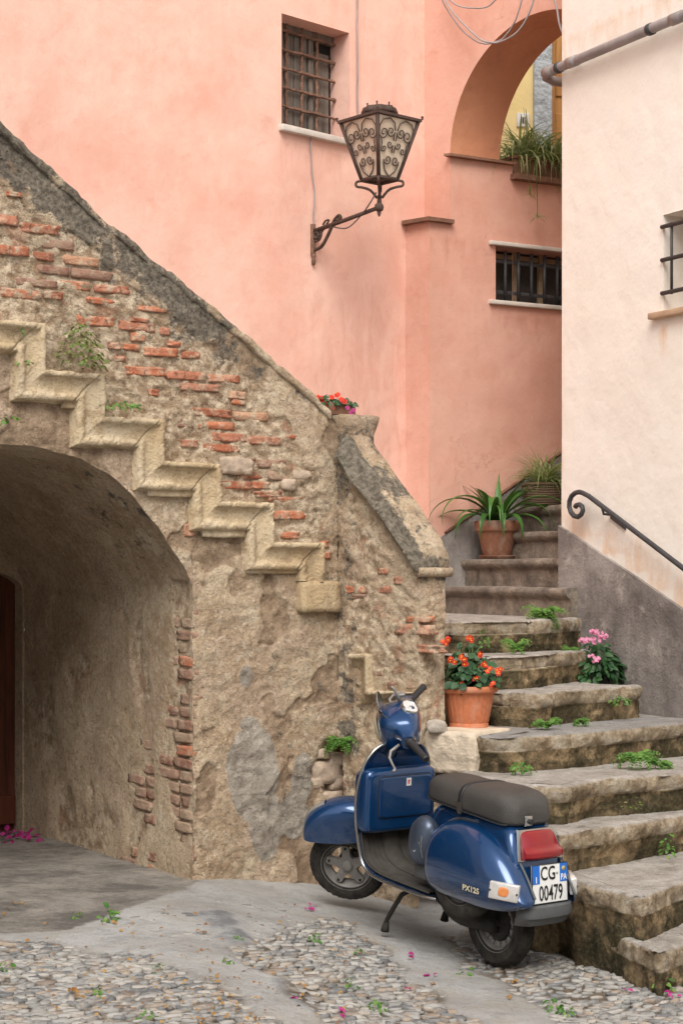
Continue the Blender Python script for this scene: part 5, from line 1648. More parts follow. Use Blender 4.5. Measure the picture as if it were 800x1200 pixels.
# glovebox
mb = MB()
gs = [(.905, .488, .805, .220), (.85, .482, .818, .224), (.815, .490, .815, .220), (.800, .502, .802, .208), (.796, .515, .787, .195)]
nc = 56
def gfn2(i, j):
    x, zb, zt, hw = gs[i]; a = 2*math.pi*j/nc
    return V((x, hw*spw(math.cos(a), .22), (zt+zb)/2+(zt-zb)/2*spw(math.sin(a), .22)))
gs_ = gs; gs = cat(gs_, 16); b0 = mb.grid(16, nc, gfn2, closev=True); mb.face(*[b0+15*nc+j for j in range(nc)][::-1])
gb = sb(mb, 'glovebox', M['paint'], angle=45)
mb = MB(); nl = 40
def lidp(j, k, x): 
    a = 2*math.pi*j/nl; return V((x, -.020+.168*k*spw(math.cos(a), .16), .672+.104*k*spw(math.sin(a), .16)))
lr = [(.797, 1.0), (.7905, 1.0), (.7885, .985), (.7875, .93)]
b0 = mb.grid(4, nl, lambda i, j: lidp(j, lr[i][1], lr[i][0]), closev=True); mb.face(*[b0+3*nl+j for j in range(nl)][::-1])
lid = sb(mb, 'lid', M['paint'], gb, angle=40)
mb = MB(); mb.tube([lidp(j, 1.012, .7955) for j in range(nl+1)], .0035, 6, caps=False); sb(mb, 'seal', M['black'], gb)
mb = MB(); mb.bbox((.7865, -.030, .745), (.0012, 0, 0), (0, .015, 0), (0, 0, .020), .001); stk = sb(mb, 'sticker', M['plate'], gb, smooth=False)
mb = MB(); mb.box((.7848, -.028, .745), (.0004, 0, 0), (0, .004, 0), (0, 0, .011)); mb.box((.7848, -.033, .751), (.0004, 0, 0), (0, .004, 0), (0, 0, .003)); sb(mb, 'sticker_mark', M['stickerred'], stk, smooth=False)
# steering column
mb = MB(); mb.tube([(.835, 0, 1.04), (.90, 0, .86), (.965, 0, .72), (1.03, 0, .60)], [.038, .040, .045, .05], 16); sb(mb, 'steering_column', M['paint'])
mb = MB(); mb.bbox((.955, 0, .62), (.03, 0, 0), (0, .045, 0), (0, 0, .12), .02); sb(mb, 'horn_cover', M['paint'])
# fork
mb = MB(); mb.tube([(1.12, -.07, .45), (1.19, -.075, .33), (1.235, -.07, .21)], [.03, .026, .022], 12); mb.tube([(1.20, -.06, .21), (1.235, .0, .21)], .02, 10); mb.tube([(1.04, 0, .58), (1.12, -.03, .47)], .035, 12); steer(mb); sb(mb, 'fork', M['engine'])
# front mudguard
mb = MB()
tab = [(.205, .215, .198, .040), (.203, .235, .190, .060), (.194, .272, .182, .074), (.165, .312, .176, .083), (.11, .35, .172, .089), (.04, .376, .168, .092), (-.04, .384, .168, .093), (-.12, .372, .175, .092), (-.19, .34, .20, .088), (-.235, .295, .23, .08)]
fr_ = cat(tab, 50); nc = 33
def ffn(i, j):
    x, zt, zb, hw = fr_[i]; a = math.pi*j/(nc-1)
    ca, sa = math.cos(a), math.sin(a)
    rise = min(.085, (zt-zb))
    if j < 6: t = j/6; return V((1.235+x, hw, .235+lerp(zb, zt-rise, t)))
    if j > nc-7: t = (nc-1-j)/6; return V((1.235+x, -hw, .235+lerp(zb, zt-rise, t)))
    a = math.pi*(j-6)/(nc-13)
    return V((1.235+x, hw*spw(math.cos(a), .8), .235+zt-rise+rise*math.sin(a)**.85))
b0 = mb.grid(50, nc, ffn); mb.face(*[b0+j for j in range(nc)])
steer(mb); fd = sb(mb, 'mudguard', M['paint'], angle=50)
mb = MB()
mb.grid(20, 5, lambda i, j: V((1.235+fr_[6+i][0]+.003*(1-abs(j-2)/2), (j-2)*.012, .235+fr_[6+i][1]+.009*(1-((j-2)/2)**2)-.001)))
steer(mb); sb(mb, 'crest', M['alu'], fd)
SROT = Matrix.Rotation(math.radians(57), 3, SAX)
# headset ------------------------------------------------------------------
def hb(x, y, z): return (x*1.12+.822, y*(1.18 if abs(y) < .12 else 1+.022/abs(y)), z*1.18+1.045)
mb = MB()
tab = [(-.185, -.028, .030, -.030, .030), (-.15, -.040, .034, -.040, .036), (-.115, -.062, .046, -.060, .048), (-.085, -.075, .085, -.088, .064), (-.05, -.080, .108, -.098, .074), (0., -.082, .116, -.100, .080), (.05, -.080, .108, -.098, .074), (.085, -.075, .085, -.088, .064), (.115, -.062, .046, -.060, .048), (.15, -.040, .034, -.040, .036), (.185, -.028, .030, -.030, .030)]
hr = cat(tab, 60); nc = 40
def hfn(i, j):
    y, xa, xb, za, zb = hr[i]; a = 2*math.pi*j/nc
    bk = .25*max(0, abs(y)-.09)
    return V(hb((xa+xb)/2-bk+(xb-xa)/2*spw(math.cos(a), .62), y, (za+zb)/2+(zb-za)/2*spw(math.sin(a), .62)))
b0 = mb.grid(60, nc, hfn, closev=True); mb.face(*[b0+j for j in range(nc)]); mb.face(*[b0+59*nc+j for j in range(nc)][::-1])
steer(mb); hd = sb(mb, 'headset', M['paint'], angle=45)
mb = MB(); mb.lathe([(0, .052), (.03, .050), (.055, .044), (.070, .034), (.074, .026)], hb(.085, 0, -.012), (1, 0, -.08), 32); steer(mb); hl = sb(mb, 'headlight', M['lampglass'], hd)
mb = MB(); mb.lathe([(.073, .030), (.080, .026), (.083, .012), (.082, -.01)], hb(.085, 0, -.012), (1, 0, -.08), 32); steer(mb); sb(mb, 'lamp_ring', M['chrome'], hl)
dn = V((-.55, 0, .83)).normalized(); do = V(hb(-.042, 0, .070))
mb = MB(); n_ = 36; dx_ = V((0, -1, 0)); dy_ = dn.cross(dx_)
if dy_.z < 0: dy_ = -dy_
def ell(r, h, k): a = 2*math.pi*k/n_; return do+dx_*math.cos(a)*.054*r+dy_*math.sin(a)*.043*r+dn*h
mb.grid(4, n_, lambda i, k: ell((1.08, 1.05, 1.0, .95)[i], (-.01, .008, .010, .005)[i], k), closev=True); steer(mb); sp_ = sb(mb, 'speedometer', M['chrome'], hd)
mb = MB(); mb.face(*[mb.vert(ell(.96, .0055, k)) for k in range(n_)]); steer(mb); sb(mb, 'dial', M['dial'], sp_, smooth=False)
mb = MB()
for k in range(7):
    a = math.radians(215-250*k/6); c_ = V((math.cos(a), math.sin(a), 0)); L = .10 if k % 2 else .16
    p = lambda r, w: do+dx_*(c_.x*r*.060-c_.y*w)+dy_*(c_.y*r*.048+c_.x*w)+dn*.0068
    mb.poly([p(.88, .001), p(.88, -.001), p(.88-L, -.001), p(.88-L, .001)])
mb.poly([do+dx_*.002+dn*.0072, do-dx_*.002+dn*.0072, do-dx_*.030+dy_*.016+dn*.0072])
mb.lathe([(0, .0085), (.003, .0085), (.003, .005)], do, dn, 12)
for q in range(0):
    a = math.radians(205-230*q/5); o = do+dx_*math.cos(a)*.034+dy_*math.sin(a)*.026+dn*.0068
    mb.box(o, dx_*.0035, dy_*.004, dn*.0003)
steer(mb); sb(mb, 'dial_marks', M['ink'], sp_, smooth=False)
mb = MB(); mb.box(do-dy_*.020+dn*.0072, dx_*.010, dy_*.0025, dn*.0006); steer(mb); sb(mb, 'odometer', M['engine'], sp_, smooth=False)
for sg in (1, -1):
    mb = MB()
    a = V(hb(-.030, sg*.18, .0)); b = V(hb(-.100, sg*.345, -.012)); d_ = (b-a)
    pts = [a, a+d_*.06, a+d_*.10, a+d_*.14, a+d_*.9, a+d_*.97, a+d_]; rr = [.026, .027, .019, .0185, .0175, .0195, .015]
    mb.tube(pts, rr, 16); steer(mb); sb(mb, 'grip', M['black'], hd, angle=40)
    mb = MB()
    if sg == 1:
        pts = [hb(.02, .165, -.015), hb(.06, .19, -.028), hb(.068, .23, -.04), hb(.055, .28, -.05), hb(.045, .32, -.052), hb(.052, .34, -.050)]
    else:
        pts = [hb(.02, -.165, .0), hb(.055, -.19, .0), hb(.062, -.23, .0), hb(.045, -.28, -.004), hb(.035, -.32, -.004), hb(.042, -.34, .0)]
    mb.tube([V(p) for p in pts], [.008, .008, .007, .006, .006, .009], 8); steer(mb); sb(mb, 'lever', M['alu'], hd)
    mb = MB(); mb.bbox(hb(-.028, sg*.17, .0), (.022, 0, 0), (0, .018, 0), (0, 0, .024), .006); steer(mb); sb(mb, 'switch', M['black'], hd)
# round mirror seen almost edge on, on a short stem
mb = MB(); mc = V(hb(.085, .015, .125)); mn = V((-.995, .10, .16)).normalized()
mb.lathe([(.0, .003), (.052, .003), (.055, .0), (.053, -.006), (.03, -.012), (0, -.014)], mc, mn, 28); steer(mb); mi_ = sb(mb, 'mirror', M['chrome'], hd, angle=40)
mb = MB(); mb.tube([mc-mn*.01, mc+V((.01, .02, -.05)), V(hb(.03, .09, .045)), V(hb(-.01, .165, .022))], .005, 8); steer(mb); sb(mb, 'mirror_stem', M['black'], mi_)
mb = MB(); mb.tube([hb(.0, -.05, .07), hb(.01, -.055, .115), hb(.02, -.06, .135), hb(.03, -.06, .150)], [.010, .008, .007, .006], 8); mb.bbox(hb(.0, -.075, .095), (.028, 0, 0), (0, .016, 0), (0, 0, .008), .004); steer(mb); sb(mb, 'lever_bracket', M['alu'], hd)
for sg, dx in ((1, .0), (-1, .02)):
    mb = MB(); a = Sr(hb(.03, sg*.10, -.05)); mb.tube(smooth([a, a+V((.03, sg*.02, -.07)), V((.90, sg*.06, .88)), V((.93, sg*.05, .80))], 5), .0045, 6); sb(mb, 'control_cable', M['black'])
# round metal case clipped to the front of the cowl
mb = MB(); dc = V((.375, .185, .540))
mb.rock(dc, (.078, -.0, 0), (0, .055, 0), (-.01, 0, .112), seed=4.2, rough=.02, sub=8, sq=.10)
dm = sb(mb, 'round_case', M['dome'])
mb = MB(); mb.tube([dc+V((-.045+.012*math.cos(a)*0, .052*math.sin(a)*1.0, .098*math.cos(a))) for a in [math.pi*(k/24) for k in range(25)]], .005, 8); sb(mb, 'case_edge', M['chrome'], dm)
mb = MB()
cn = V((.0, 1, .0)); co_ = dc+V((.0, .0535, -.015))
ring = [co_+V((.016*math.cos(2*math.pi*k/24), .004-.004*0, .030*math.sin(2*math.pi*k/24))) for k in range(25)]
mb.tube(ring, .0022, 6, caps=False); sb(mb, 'case_badge', M['plate'], dm)
mb = MB(); mb.rock(co_+V((.004, .003, 0)), (.007, 0, 0), (0, .002, 0), (0, 0, .018), seed=2, rough=.1, sub=2, sq=.4); sb(mb, 'badge_mark', M['stickerred'], dm)
mb = MB(); mb.lathe([(0, .012), (.009, .012), (.010, 0)], dc+V((-.028, .046, .0)), (0, 1, 0), 14); sb(mb, 'latch', M['alu'], dm)
mb = MB(); mb.bbox((.36, .12, .40), (.09, 0, 0), (0, .06, 0), (0, 0, .055), .012); sb(mb, 'battery_cover', M['greyplast'])
# engine, stand, exhaust
mb = MB(); mb.rock((.16, -.02, .24), (.20, 0, 0), (0, .10, 0), (0, 0, .085), seed=6, rough=.25, sub=4, sq=.6); mb.tube([(.38, .02, .26), (.2, .03, .22), (.0, -.05, .21)], [.035, .05, .06], 12); eng = sb(mb, 'engine', M['engine'])
mb = MB(); mb.tube([(.32, -.10, .20), (.1, -.15, .17), (-.02, -.15, .19)], [.04, .055, .045], 14); sb(mb, 'exhaust', M['engine'])
STZ = -.005
def leg(sg, foot):
    m = MB(); f = V(foot)
    m.tube([(.56, sg*.09, .255), (.60, sg*.13, .22), V((.64, sg*.145, .15)), f+V((-.015, 0, .06)), f+V((0, 0, .012))], [.012, .0125, .012, .0115, .012], 10)
    lg = sb(m, 'stand_leg', M['engine'])
    m = MB(); m.tube([f+V((-.012, 0, .05)), f+V((-.004, 0, .02)), f+V((.0, 0, -.002))], [.013, .019, .022], 12); sb(m, 'rubber_foot', M['rubber'], lg)
leg(1, (.70, .15, .018)); leg(-1, (.60, -.15, .06))
mb = MB(); mb.tube([(.56, -.10, .255), (.56, .10, .255)], .012, 10); sb(mb, 'stand_bar', M['engine'])
# ================================================================== wall lantern
wp = FL.sz(366, 268); wpt = FL.pt(wp[0], wp[1])
tip = at(444, 243, (wpt+FL.n*.645).y)
LN = thing('wall_lantern', 'wrought iron street lantern with scrollwork on a curled wall bracket', 'lantern', wpt)
mb = MB()
a0 = wpt+FL.n*.012
mb.tube([a0+V((0, 0, -.02)), lerp(a0, tip, .5)+V((0, 0, -.012)), tip], [.016, .015, .014], 10)
mb.rock(tip, (.028, 0, 0), (0, .028, 0), (0, 0, .026), seed=1, rough=.1, sub=3, sq=.3)
mb.tube([tip-V((0, 0, .02)), tip-V((0, 0, .05)), tip-V((0, 0, .062))], [.016, .010, .003], 8)
arm = mb.build('bracket_arm', M['lantern_iron'], LN)
mb = MB()
hd_ = (tip-a0); hd_.z = 0; hd_.normalize()
def bq(u, v):                                   # bracket plane point from photo offsets
    q = (u-366)/78.*.645
    return V((wpt.x, wpt.y, 0))+FL.n*q+V((0, 0, wp[1]-(v-268)*.0059+.055*(u-366)/78.*-1+.055*(u-366)/78.))
mb.tube(smooth([bq(368, 294), bq(377, 291), bq(384, 281), bq(389, 271), bq(393, 263), bq(398, 259), bq(400, 262), bq(398, 265), bq(395.5, 263)], 6), .012, 8)
mb.tube(smooth([bq(367, 272), bq(373, 270), bq(377, 275), bq(375, 282), bq(370, 284), bq(367.5, 280), bq(370, 276), bq(373, 278)], 6), .008, 6)
mb.tube(smooth([bq(377, 275), bq(382, 268), bq(386, 262), bq(382, 262), bq(379, 266)], 6), .007, 6)
for k in range(8):
    a = k*math.pi/4; c_ = bq(371.5, 277); mb.rock(c_+V((0, 0, .02*math.sin(a)))+FL.n*.02*math.cos(a), FL.n*.011, FL.d*.014, (0, 0, .011), seed=k, sub=1, sq=.2)
mb.build('bracket_scroll', M['lantern_iron'], LN)
mb = MB()
mb.bbox(FL.pt(wp[0]-.005, wp[1]-.08, .012), FL.d*.016, FL.n*.012, (0, 0, .11), .004)
mb.lathe([(0, -.05), (.010, -.045), (.016, -.02), (.010, 0), (.018, .02), (.012, .03)], FL.pt(wp[0]-.005, wp[1]-.21, .018), (0, 0, 1), 10)
mb.build('wall_plate', M['rust'], LN)
lc = V((tip.x, tip.y, 0)); mpx = tip.y/F
lz0, lz1 = at(440, 211, tip.y).z, at(440, 142.5, tip.y).z
rt, rb_ = .262, .118
ang0 = math.atan2(-tip.y, -tip.x)+math.radians(-3)
def lcn(k, r, z): a = ang0+k*math.pi/2; return lc+V((math.cos(a)*r, math.sin(a)*r, z))
lc = lc+V((at(444.5, CY, tip.y).x-tip.x, 0, 0))
mb = MB()
for k in range(4):
    mb.tube([lcn(k, rb_, lz0), lcn(k, rt, lz1)], .0135, 6)
    mb.tube([lcn(k, rb_, lz0), lcn(k+1, rb_, lz0)], .014, 6); mb.tube([lcn(k, rt, lz1), lcn(k+1, rt, lz1)], .013, 6)
cage = mb.build('cage', M['lantern_iron'], LN)
mb = MB()
a_ = [mb.vert(lcn(k, rb_*.95, lz0+.004)) for k in range(4)]; mb.face(*a_)
mb.build('base_plate', M['lantern_iron'], LN, smooth=False)
mb = MB()
r0 = [mb.vert(lcn(k, rt+.022, lz1-.008)) for k in range(4)]; r1 = [mb.vert(lcn(k, rt+.022, lz1+.010)) for k in range(4)]; r2_ = [mb.vert(lcn(k, .12, lz1+.045)) for k in range(4)]
mb.face(*r0)
for k in range(4): mb.face(r0[k], r0[(k+1) % 4], r1[(k+1) % 4], r1[k]); mb.face(r1[k], r1[(k+1) % 4], r2_[(k+1) % 4], r2_[k])
for k in range(4):
    p = lcn(k, rt+.024, lz1+.005); mb.lathe([(.0, .028), (.010, .022), (.007, .012), (.006, 0)], p, (0, 0, 1), 8)
roof_ = mb.build('lantern_roof', M['lantern_iron'], LN, smooth=False)
mb = MB()
def capf(i, j):
    r, h = [(.075, .02), (.082, .035), (.110, .045), (.118, .055), (.105, .090), (.05, .104), (0, .106)][i]; q = 2*math.pi*j/48
    w = 1+.06*math.cos(8*q)*(1 if 1 < i < 5 else .3)
    return lc+V((math.cos(q)*r*w, math.sin(q)*r*w, lz1+h))
mb.grid(7, 48, capf, closev=True)
for k in range(6):
    q = k*math.pi/3+.3; mb.lathe([(0, .026), (.007, .022), (.005, .012), (.0045, 0)], lc+V((math.cos(q)*.085, math.sin(q)*.085, lz1+.094)), (0, 0, 1), 8)
mb.build('chimney_cap', M['lantern_iron'], LN)
def face_pt(k, a, b, o=.006):                   # a -1..1 across, b 0..1 up
    r = lerp(rb_, rt, b)
    p, q = lcn(k, r, lerp(lz0, lz1, b)), lcn(k+1, r, lerp(lz0, lz1, b))
    m_ = lcn(k+.5, 1, 0)-lc; m_.z = 0
    return lerp(p, q, (a+1)/2)+m_.normalized()*o
def spiral(cx_, cy_, r, a0, turns, sg):
    o = []; turns *= .8; n = int(26*turns)
    for i in range(n+1):
        t = i/n; rr = r*1.2*(.24+.76*t); a = a0-sg*2*math.pi*turns*(1-t)
        o.append((cx_+rr*math.cos(a), cy_+rr*math.sin(a)))
    return o
asp = (lz1-lz0)/(.5*(rt+rb_)*math.sqrt(.5))
for k in range(4):
    mb = MB()
    p = [lcn(k, rb_*.97, lz0), lcn(k+1, rb_*.97, lz0), lcn(k+1, rt*.97, lz1), lcn(k, rt*.97, lz1)]
    mb.poly(p)
    pn_ = mb.build('pane', M['pane'], LN, smooth=False)
    mb = MB()
    W2_ = .62                                   # half width in units of height at mid
    def fp(x, y):                               # x in height units
        half_w = lerp(rb_, rt, y)*math.sqrt(.5)/(lz1-lz0)
        return face_pt(k, clamp(x/half_w, -.95, .95), y)
    for sg in (1, -1):
        s1 = spiral(.27*sg, .70, .085, math.radians(90-90*sg), 1.7, sg)
        top = s1+[(.385*sg, .80), (.33*sg, .90), (.18*sg, .945), (.06*sg, .88), (.022*sg, .76)]
        s5 = spiral(.115*sg, .735, .075, math.radians(90+90*sg), 1.6, -sg)
        mb.tube([fp(x, y) for x, y in s5+[(.03*sg, .66), (.02*sg, .60)]], .0042, 5)
        mb.tube([fp(x, y) for x, y in top], .0042, 5)
        s2 = spiral(.095*sg, .53, .055, math.radians(90+90*sg), 1.4, -sg)
        s2b = s2+[(.025*sg, .48), (.02*sg, .40)]
        mb.tube([fp(x, y) for x, y in s2b], .0040, 5)
        s4 = spiral(.215*sg, .455, .05, math.radians(90-90*sg), 1.4, sg)
        mb.tube([fp(x, y) for x, y in s4+[(.275*sg, .53), (.31*sg, .62)]], .0040, 5)
        s3 = spiral(.085*sg, .285, .07, math.radians(90-90*sg), 1.6, sg)
        s3b = s3+[(.165*sg, .22), (.11*sg, .11), (.0, .02)]
        mb.tube([fp(x, y) for x, y in s3b], .0042, 5)
    mb.build('scrollwork', M['lantern_iron'], pn_)
mb = MB()
for k in range(4):
    p = lcn(k, rb_, lz0-.004); q = tip+V((0, 0, .06))
    pts = [p, lcn(k, rb_+.035, lz0-.012), lcn(k, rb_+.035, lz0-.04), lcn(k, rb_*.9, lz0-.05), lcn(k, rb_*.5, lz0-.07), lcn(k, rb_*.14, lz0-.12)]
    mb.tube(smooth(pts, 5), .009, 7)
mb.tube([lc+V((0, 0, lz0-.10)), tip+V((0, 0, .0))], [.014, .017], 10)
mb.build('cradle', M['lantern_iron'], LN)
mb = MB()
mb.tube(smooth([tip+V((-.02, 0, .10)), tip+V((-.06, -.0, .03)), lerp(a0, tip, .72)+V((0, 0, -.02)), lerp(a0, tip, .52)+V((0, 0, -.07)), lerp(a0, tip, .30)+V((0, 0, -.03))], 6), .005, 6)
mb.build('flex', M['cable_dark'], LN)

# ================================================================== cables
def cable(label, pts, mat='cable', r=.006, group='cables on the pink walls'):
    ps = smooth(pts, 8)
    ps = [p+V((.003*nz(p.z*5, i*.3), 0, .003*nz(p.x*7, i*.3, 3))) for i, p in enumerate(ps)]
    m = MB(); m.tube(ps, r, 6); o = m.build('cable', M[mat]); tag(o, label, 'cable', group); return o
fl = lambda u, v, n=.012: FL.pt(*FL.sz(u, v), n)
fw_ = lambda u, v, n=.10: FW.pt(*FW.sz(u, v, n), n)
cable('thin cable running down the pink wall from above to behind the lantern', [fl(417.5, -40), fl(417, 30), fl(417.5, 80), fl(417, 110), fl(418, 138)], 'cable', .006)
cable('thin cable dropping from the window sill to the lantern bracket', [fl(404, 164), fl(385, 160), fl(364, 158), fl(362.5, 165), fl(364, 200), fl(367, 225), fl(366, 250), fl(366.5, 264)], 'cable', .0055)
cable('loose wire looping lowest across the top of the pink arch', [fw_(512, -12), fw_(524, 12), fw_(540, 34), fw_(557, 48), fw_(572, 51), fw_(590, 44), fw_(604, 22), fw_(613, -8)], 'cable', .006)
cable('loose wire looping over the arch and rising furthest to the right', [fw_(516, -12, .13), fw_(530, 14, .13), fw_(553, 38, .13), fw_(566, 48, .13), fw_(585, 49, .13), fw_(607, 36, .13), fw_(620, 14, .13), fw_(628, -12, .13)], 'cable', .0065)
cable('short wire sagging beside the top of the arch', [fw_(519, -8, .12), fw_(535, 6, .12), fw_(556, 9.5, .12), fw_(572, 7, .12), fw_(588, -8, .12)], 'cable', .0055)
cable('pale wire hanging next to the edge of the cream house', [fw_(646, -12, .2), fw_(652, 10, .2), fw_(655, 28, .2), fw_(660, 40, .2), fw_(668, 50, .2)], 'cable', .007)

# ================================================================== plants
def blade(mb, o, az, el, L, W, bend, n=9, twist=0., fold=.25):
    p = V(o); d = V((math.cos(az), math.sin(az), 0)); side = V((-d.y, d.x, 0)); base = len(mb.v)
    for i in range(n+1):
        t = i/n
        w = W*(.45+.55*math.sin(math.pi*min(1, t*1.25)))*(1-t**3.5)+.0006 if t < 1 else .0006
        e = el-bend*t*(.6+.4*t)
        up_ = V((0, 0, 1))*math.cos(e)-d*math.sin(e)
        s_ = side*math.cos(twist*t)+up_*math.sin(twist*t)
        mb.vert(p-s_*w/2+up_*w*fold); mb.vert(p); mb.vert(p+s_*w/2+up_*w*fold)
        p = p+(d*math.cos(e)+V((0, 0, math.sin(e))))*(L/n)
    for i in range(n):
        a = base+i*3
        mb.face(a, a+1, a+4, a+3); mb.face(a+1, a+2, a+5, a+4)
def leaf(mb, o, nrm, dr, L, W, cup=.15):
    nrm = V(nrm).normalized(); d = V(dr); d = (d-nrm*d.dot(nrm)); d = d.normalized() if d.length > 1e-6 else nrm.orthogonal().normalized()
    s = nrm.cross(d); o = V(o)
    b = len(mb.v)
    for t, w, h in ((0, .05, 0), (.22, .75, .3), (.5, 1., .45), (.78, .72, .3), (1., .06, -.25)):
        c_ = o+d*L*t+nrm*L*cup*h
        mb.vert(c_-s*W/2*w+nrm*W*cup*.8*w); mb.vert(c_); mb.vert(c_+s*W/2*w+nrm*W*cup*.8*w)
    for i in range(4):
        a = b+i*3; mb.face(a, a+1, a+4, a+3); mb.face(a+1, a+2, a+5, a+4)
def bloom(mb, o, r, rn, n=5, nrm=None):
    nrm = V(nrm or (rn.uniform(-.6, .6), rn.uniform(-1, .2), rn.uniform(.1, 1))).normalized(); x = nrm.orthogonal().normalized(); y = nrm.cross(x)
    for k in range(n):
        a = 2*math.pi*k/n+rn.random()*.4; d = x*math.cos(a)+y*math.sin(a)
        leaf(mb, V(o), (nrm*1.0-d*.25), d+nrm*.35, r, r*.95, .2)
def bush(mb, o, rx, rz, n, L, rn, W=.7, ms=None, stemr=.003, spiky=0.):
    o = V(o)
    for k in range(n):
        a = rn.uniform(0, 2*math.pi); q = rn.random()**.5; h = rn.random()
        p = o+V((math.cos(a)*rx*q*(1-.35*h*h), math.sin(a)*rx*q*(1-.35*h*h), rz*(.05+h*math.sqrt(max(.05, 1-q*q*.75)))))
        d = V((math.cos(a), math.sin(a), rn.uniform(-.5, .5)))
        nn_ = V((math.cos(a)*.5+rn.uniform(-.5, .5), math.sin(a)*.5+rn.uniform(-.6, .2), rn.uniform(.3, 1)))
        s_ = L*rn.uniform(.6, 1.25)
        leaf(mb, p, nn_, d, s_, s_*W, .15)
        if ms is not None and k % 5 == 0: ms.tube([o+V((0, 0, 0))+(p-o)*.05, o+(p-o)*.6+V((0, 0, rz*.12)), p], stemr, 5)
def pot_lathe(name, mat, parent, prof, c, n=48, flute=0):
    m = MB(); c = V(c)
    def fn(i, j):
        r, h = prof[i][:2]; q = 2*math.pi*j/n
        if flute and len(prof[i]) > 2: r -= .004*(.5+.5*math.cos(flute*q))**3
        r *= 1+.006*nz(math.cos(q)*2, math.sin(q)*2, h*9+c.x)
        return c+V((math.cos(q)*r, math.sin(q)*r, h))
    m.grid(len(prof), n, fn, closev=True)
    return m.build(name, mat, parent, angle=40)
# --- red begonias in the big terracotta pot
rp = random.Random(21)
pc1 = at(549, 855, 9.93)
PT = thing('potted_begonia', 'red begonias in a ribbed orange terracotta pot on the corner stone', 'potted plant', pc1)
pot_lathe('pot', M['terra'], PT, [(0, .0), (.100, .0), (.108, .006), (.110, .036), (.106, .042), (.112, .05, 1), (.128, .13, 1), (.139, .195, 1), (.142, .205), (.146, .208), (.158, .212), (.164, .220), (.164, .240), (.159, .248), (.148, .249), (.144, .235), (.140, .205)], pc1, 96, 26)
m = MB(); m.lathe([(.141, .222), (.07, .232), (0, .236)], pc1, (0, 0, 1), 24); m.build('soil', M['soil'], PT)
m = MB(); ms = MB()
bush(m, pc1+V((0, -.005, .24)), .16, .20, 270, .052, rp, .85, ms, .0035)
for k in range(4): ms.tube([pc1+V((rp.uniform(-.05, .05), 0, .23)), pc1+V((rp.uniform(-.08, .08), -.02, .36)), pc1+V((rp.uniform(-.1, .1), -.02, .49))], .0035, 5)
bush(m, pc1+V((-.02, -.0, .40)), .07, .10, 26, .04, rp, .85)
m.build('foliage', M['leaf_begonia'], PT); ms.build('stems', M['stem'], PT)
m = MB(); me_ = MB()
for u, v in ((525, 751), (521, 754), (548, 746), (551, 750), (540, 770), (527, 774), (530, 777), (562, 783), (567, 782), (572, 786), (585, 785), (581, 788), (560, 797), (557, 794), (539, 801), (578, 803), (546, 780), (563, 768), (544, 775), (566, 778), (553, 790)):
    Yf_ = 9.93-rp.uniform(.09, .16); p = at(u, v, Yf_)
    m = MB(); me_ = MB()
    for q in range(2):
        o = p+V((rp.uniform(-.012, .012), rp.uniform(-.01, .01), rp.uniform(-.012, .012))); nn_ = (rp.uniform(-.5, .5), -1, rp.uniform(-.2, .8)); bloom(m, o, .0165, rp, 5, nn_)
        me_.rock(o+V(nn_).normalized()*.006, (.004, 0, 0), (0, .004, 0), (0, 0, .004), sub=1, sq=.1)
    fo_ = m.build('flower', M['red_petal'], PT); me_.build('flower_eye', M['yellow_eye'], fo_)
# --- strap-leaved plant in an old pot with a saucer
p0 = at(541, CY, YJ(541)); c2 = V((p0.x, p0.y, lev(10)))+dN*.21+dJ*.165
PT = thing('potted_lily', 'strap-leaved lily in a worn clay pot with a saucer on the steps', 'potted plant', c2)
pot_lathe('saucer', M['terra_old'], PT, [(0, .004), (.118, .004), (.128, .012), (.136, .026), (.130, .028), (.122, .014), (0, .012)], c2)
pot_lathe('pot', M['terra_old'], PT, [(0, .014), (.098, .014), (.102, .02), (.138, .185), (.143, .20), (.160, .205), (.164, .212), (.166, .272), (.160, .278), (.150, .276), (.146, .25)], c2, 64)
m = MB(); m.lathe([(.147, .26), (0, .268)], c2, (0, 0, 1), 24); m.build('soil', M['soil'], PT)
m = MB(); rp = random.Random(8)
o = c2+V((0, 0, .26))
LS = [(math.pi*1.02, .62, .40, 1.5), (math.pi*1.10, .9, .34, 2.6), (math.pi*1.05, 1.0, .62, 3.1), (math.pi*1.16, 1.15, .56, 3.2), (math.pi*1.45, 1.2, .50, 3.3), (math.pi*1.52, 1.1, .40, 2.9), (-.02, .75, .50, 1.9), (.05, 1.0, .58, 2.5), (-.35, 1.0, .50, 3.2), (.3, 1.2, .36, 1.0), (2.2, 1.2, .34, .9), (1.4, 1.35, .36, .6), (-.9, 1.3, .40, 2.0), (math.pi*.85, 1.2, .33, .9), (math.pi*1.25, 1.3, .36, 1.6), (.6, 1.1, .40, 1.4), (-.15, 1.15, .42, 1.4), (math.pi, 1.3, .30, .8), (-.5, 1.35, .33, 1.0), (-1.6, 1.0, .38, 2.6), (-1.5, .8, .34, 3.2), (-2.0, .75, .36, 3.2), (-1.0, .7, .36, 3.1), (-2.6, .6, .40, 2.4), (-.6, .55, .42, 2.2)]
for az, el, L_, b in LS: blade(m, o+V((math.cos(az)*.03, math.sin(az)*.03, 0)), az+rp.uniform(-.1, .1), el, L_*1.2, .064*rp.uniform(.85, 1.1), b, 14, rp.uniform(-.3, .3), .18)
m.build('foliage', M['leaf_strap'], PT)
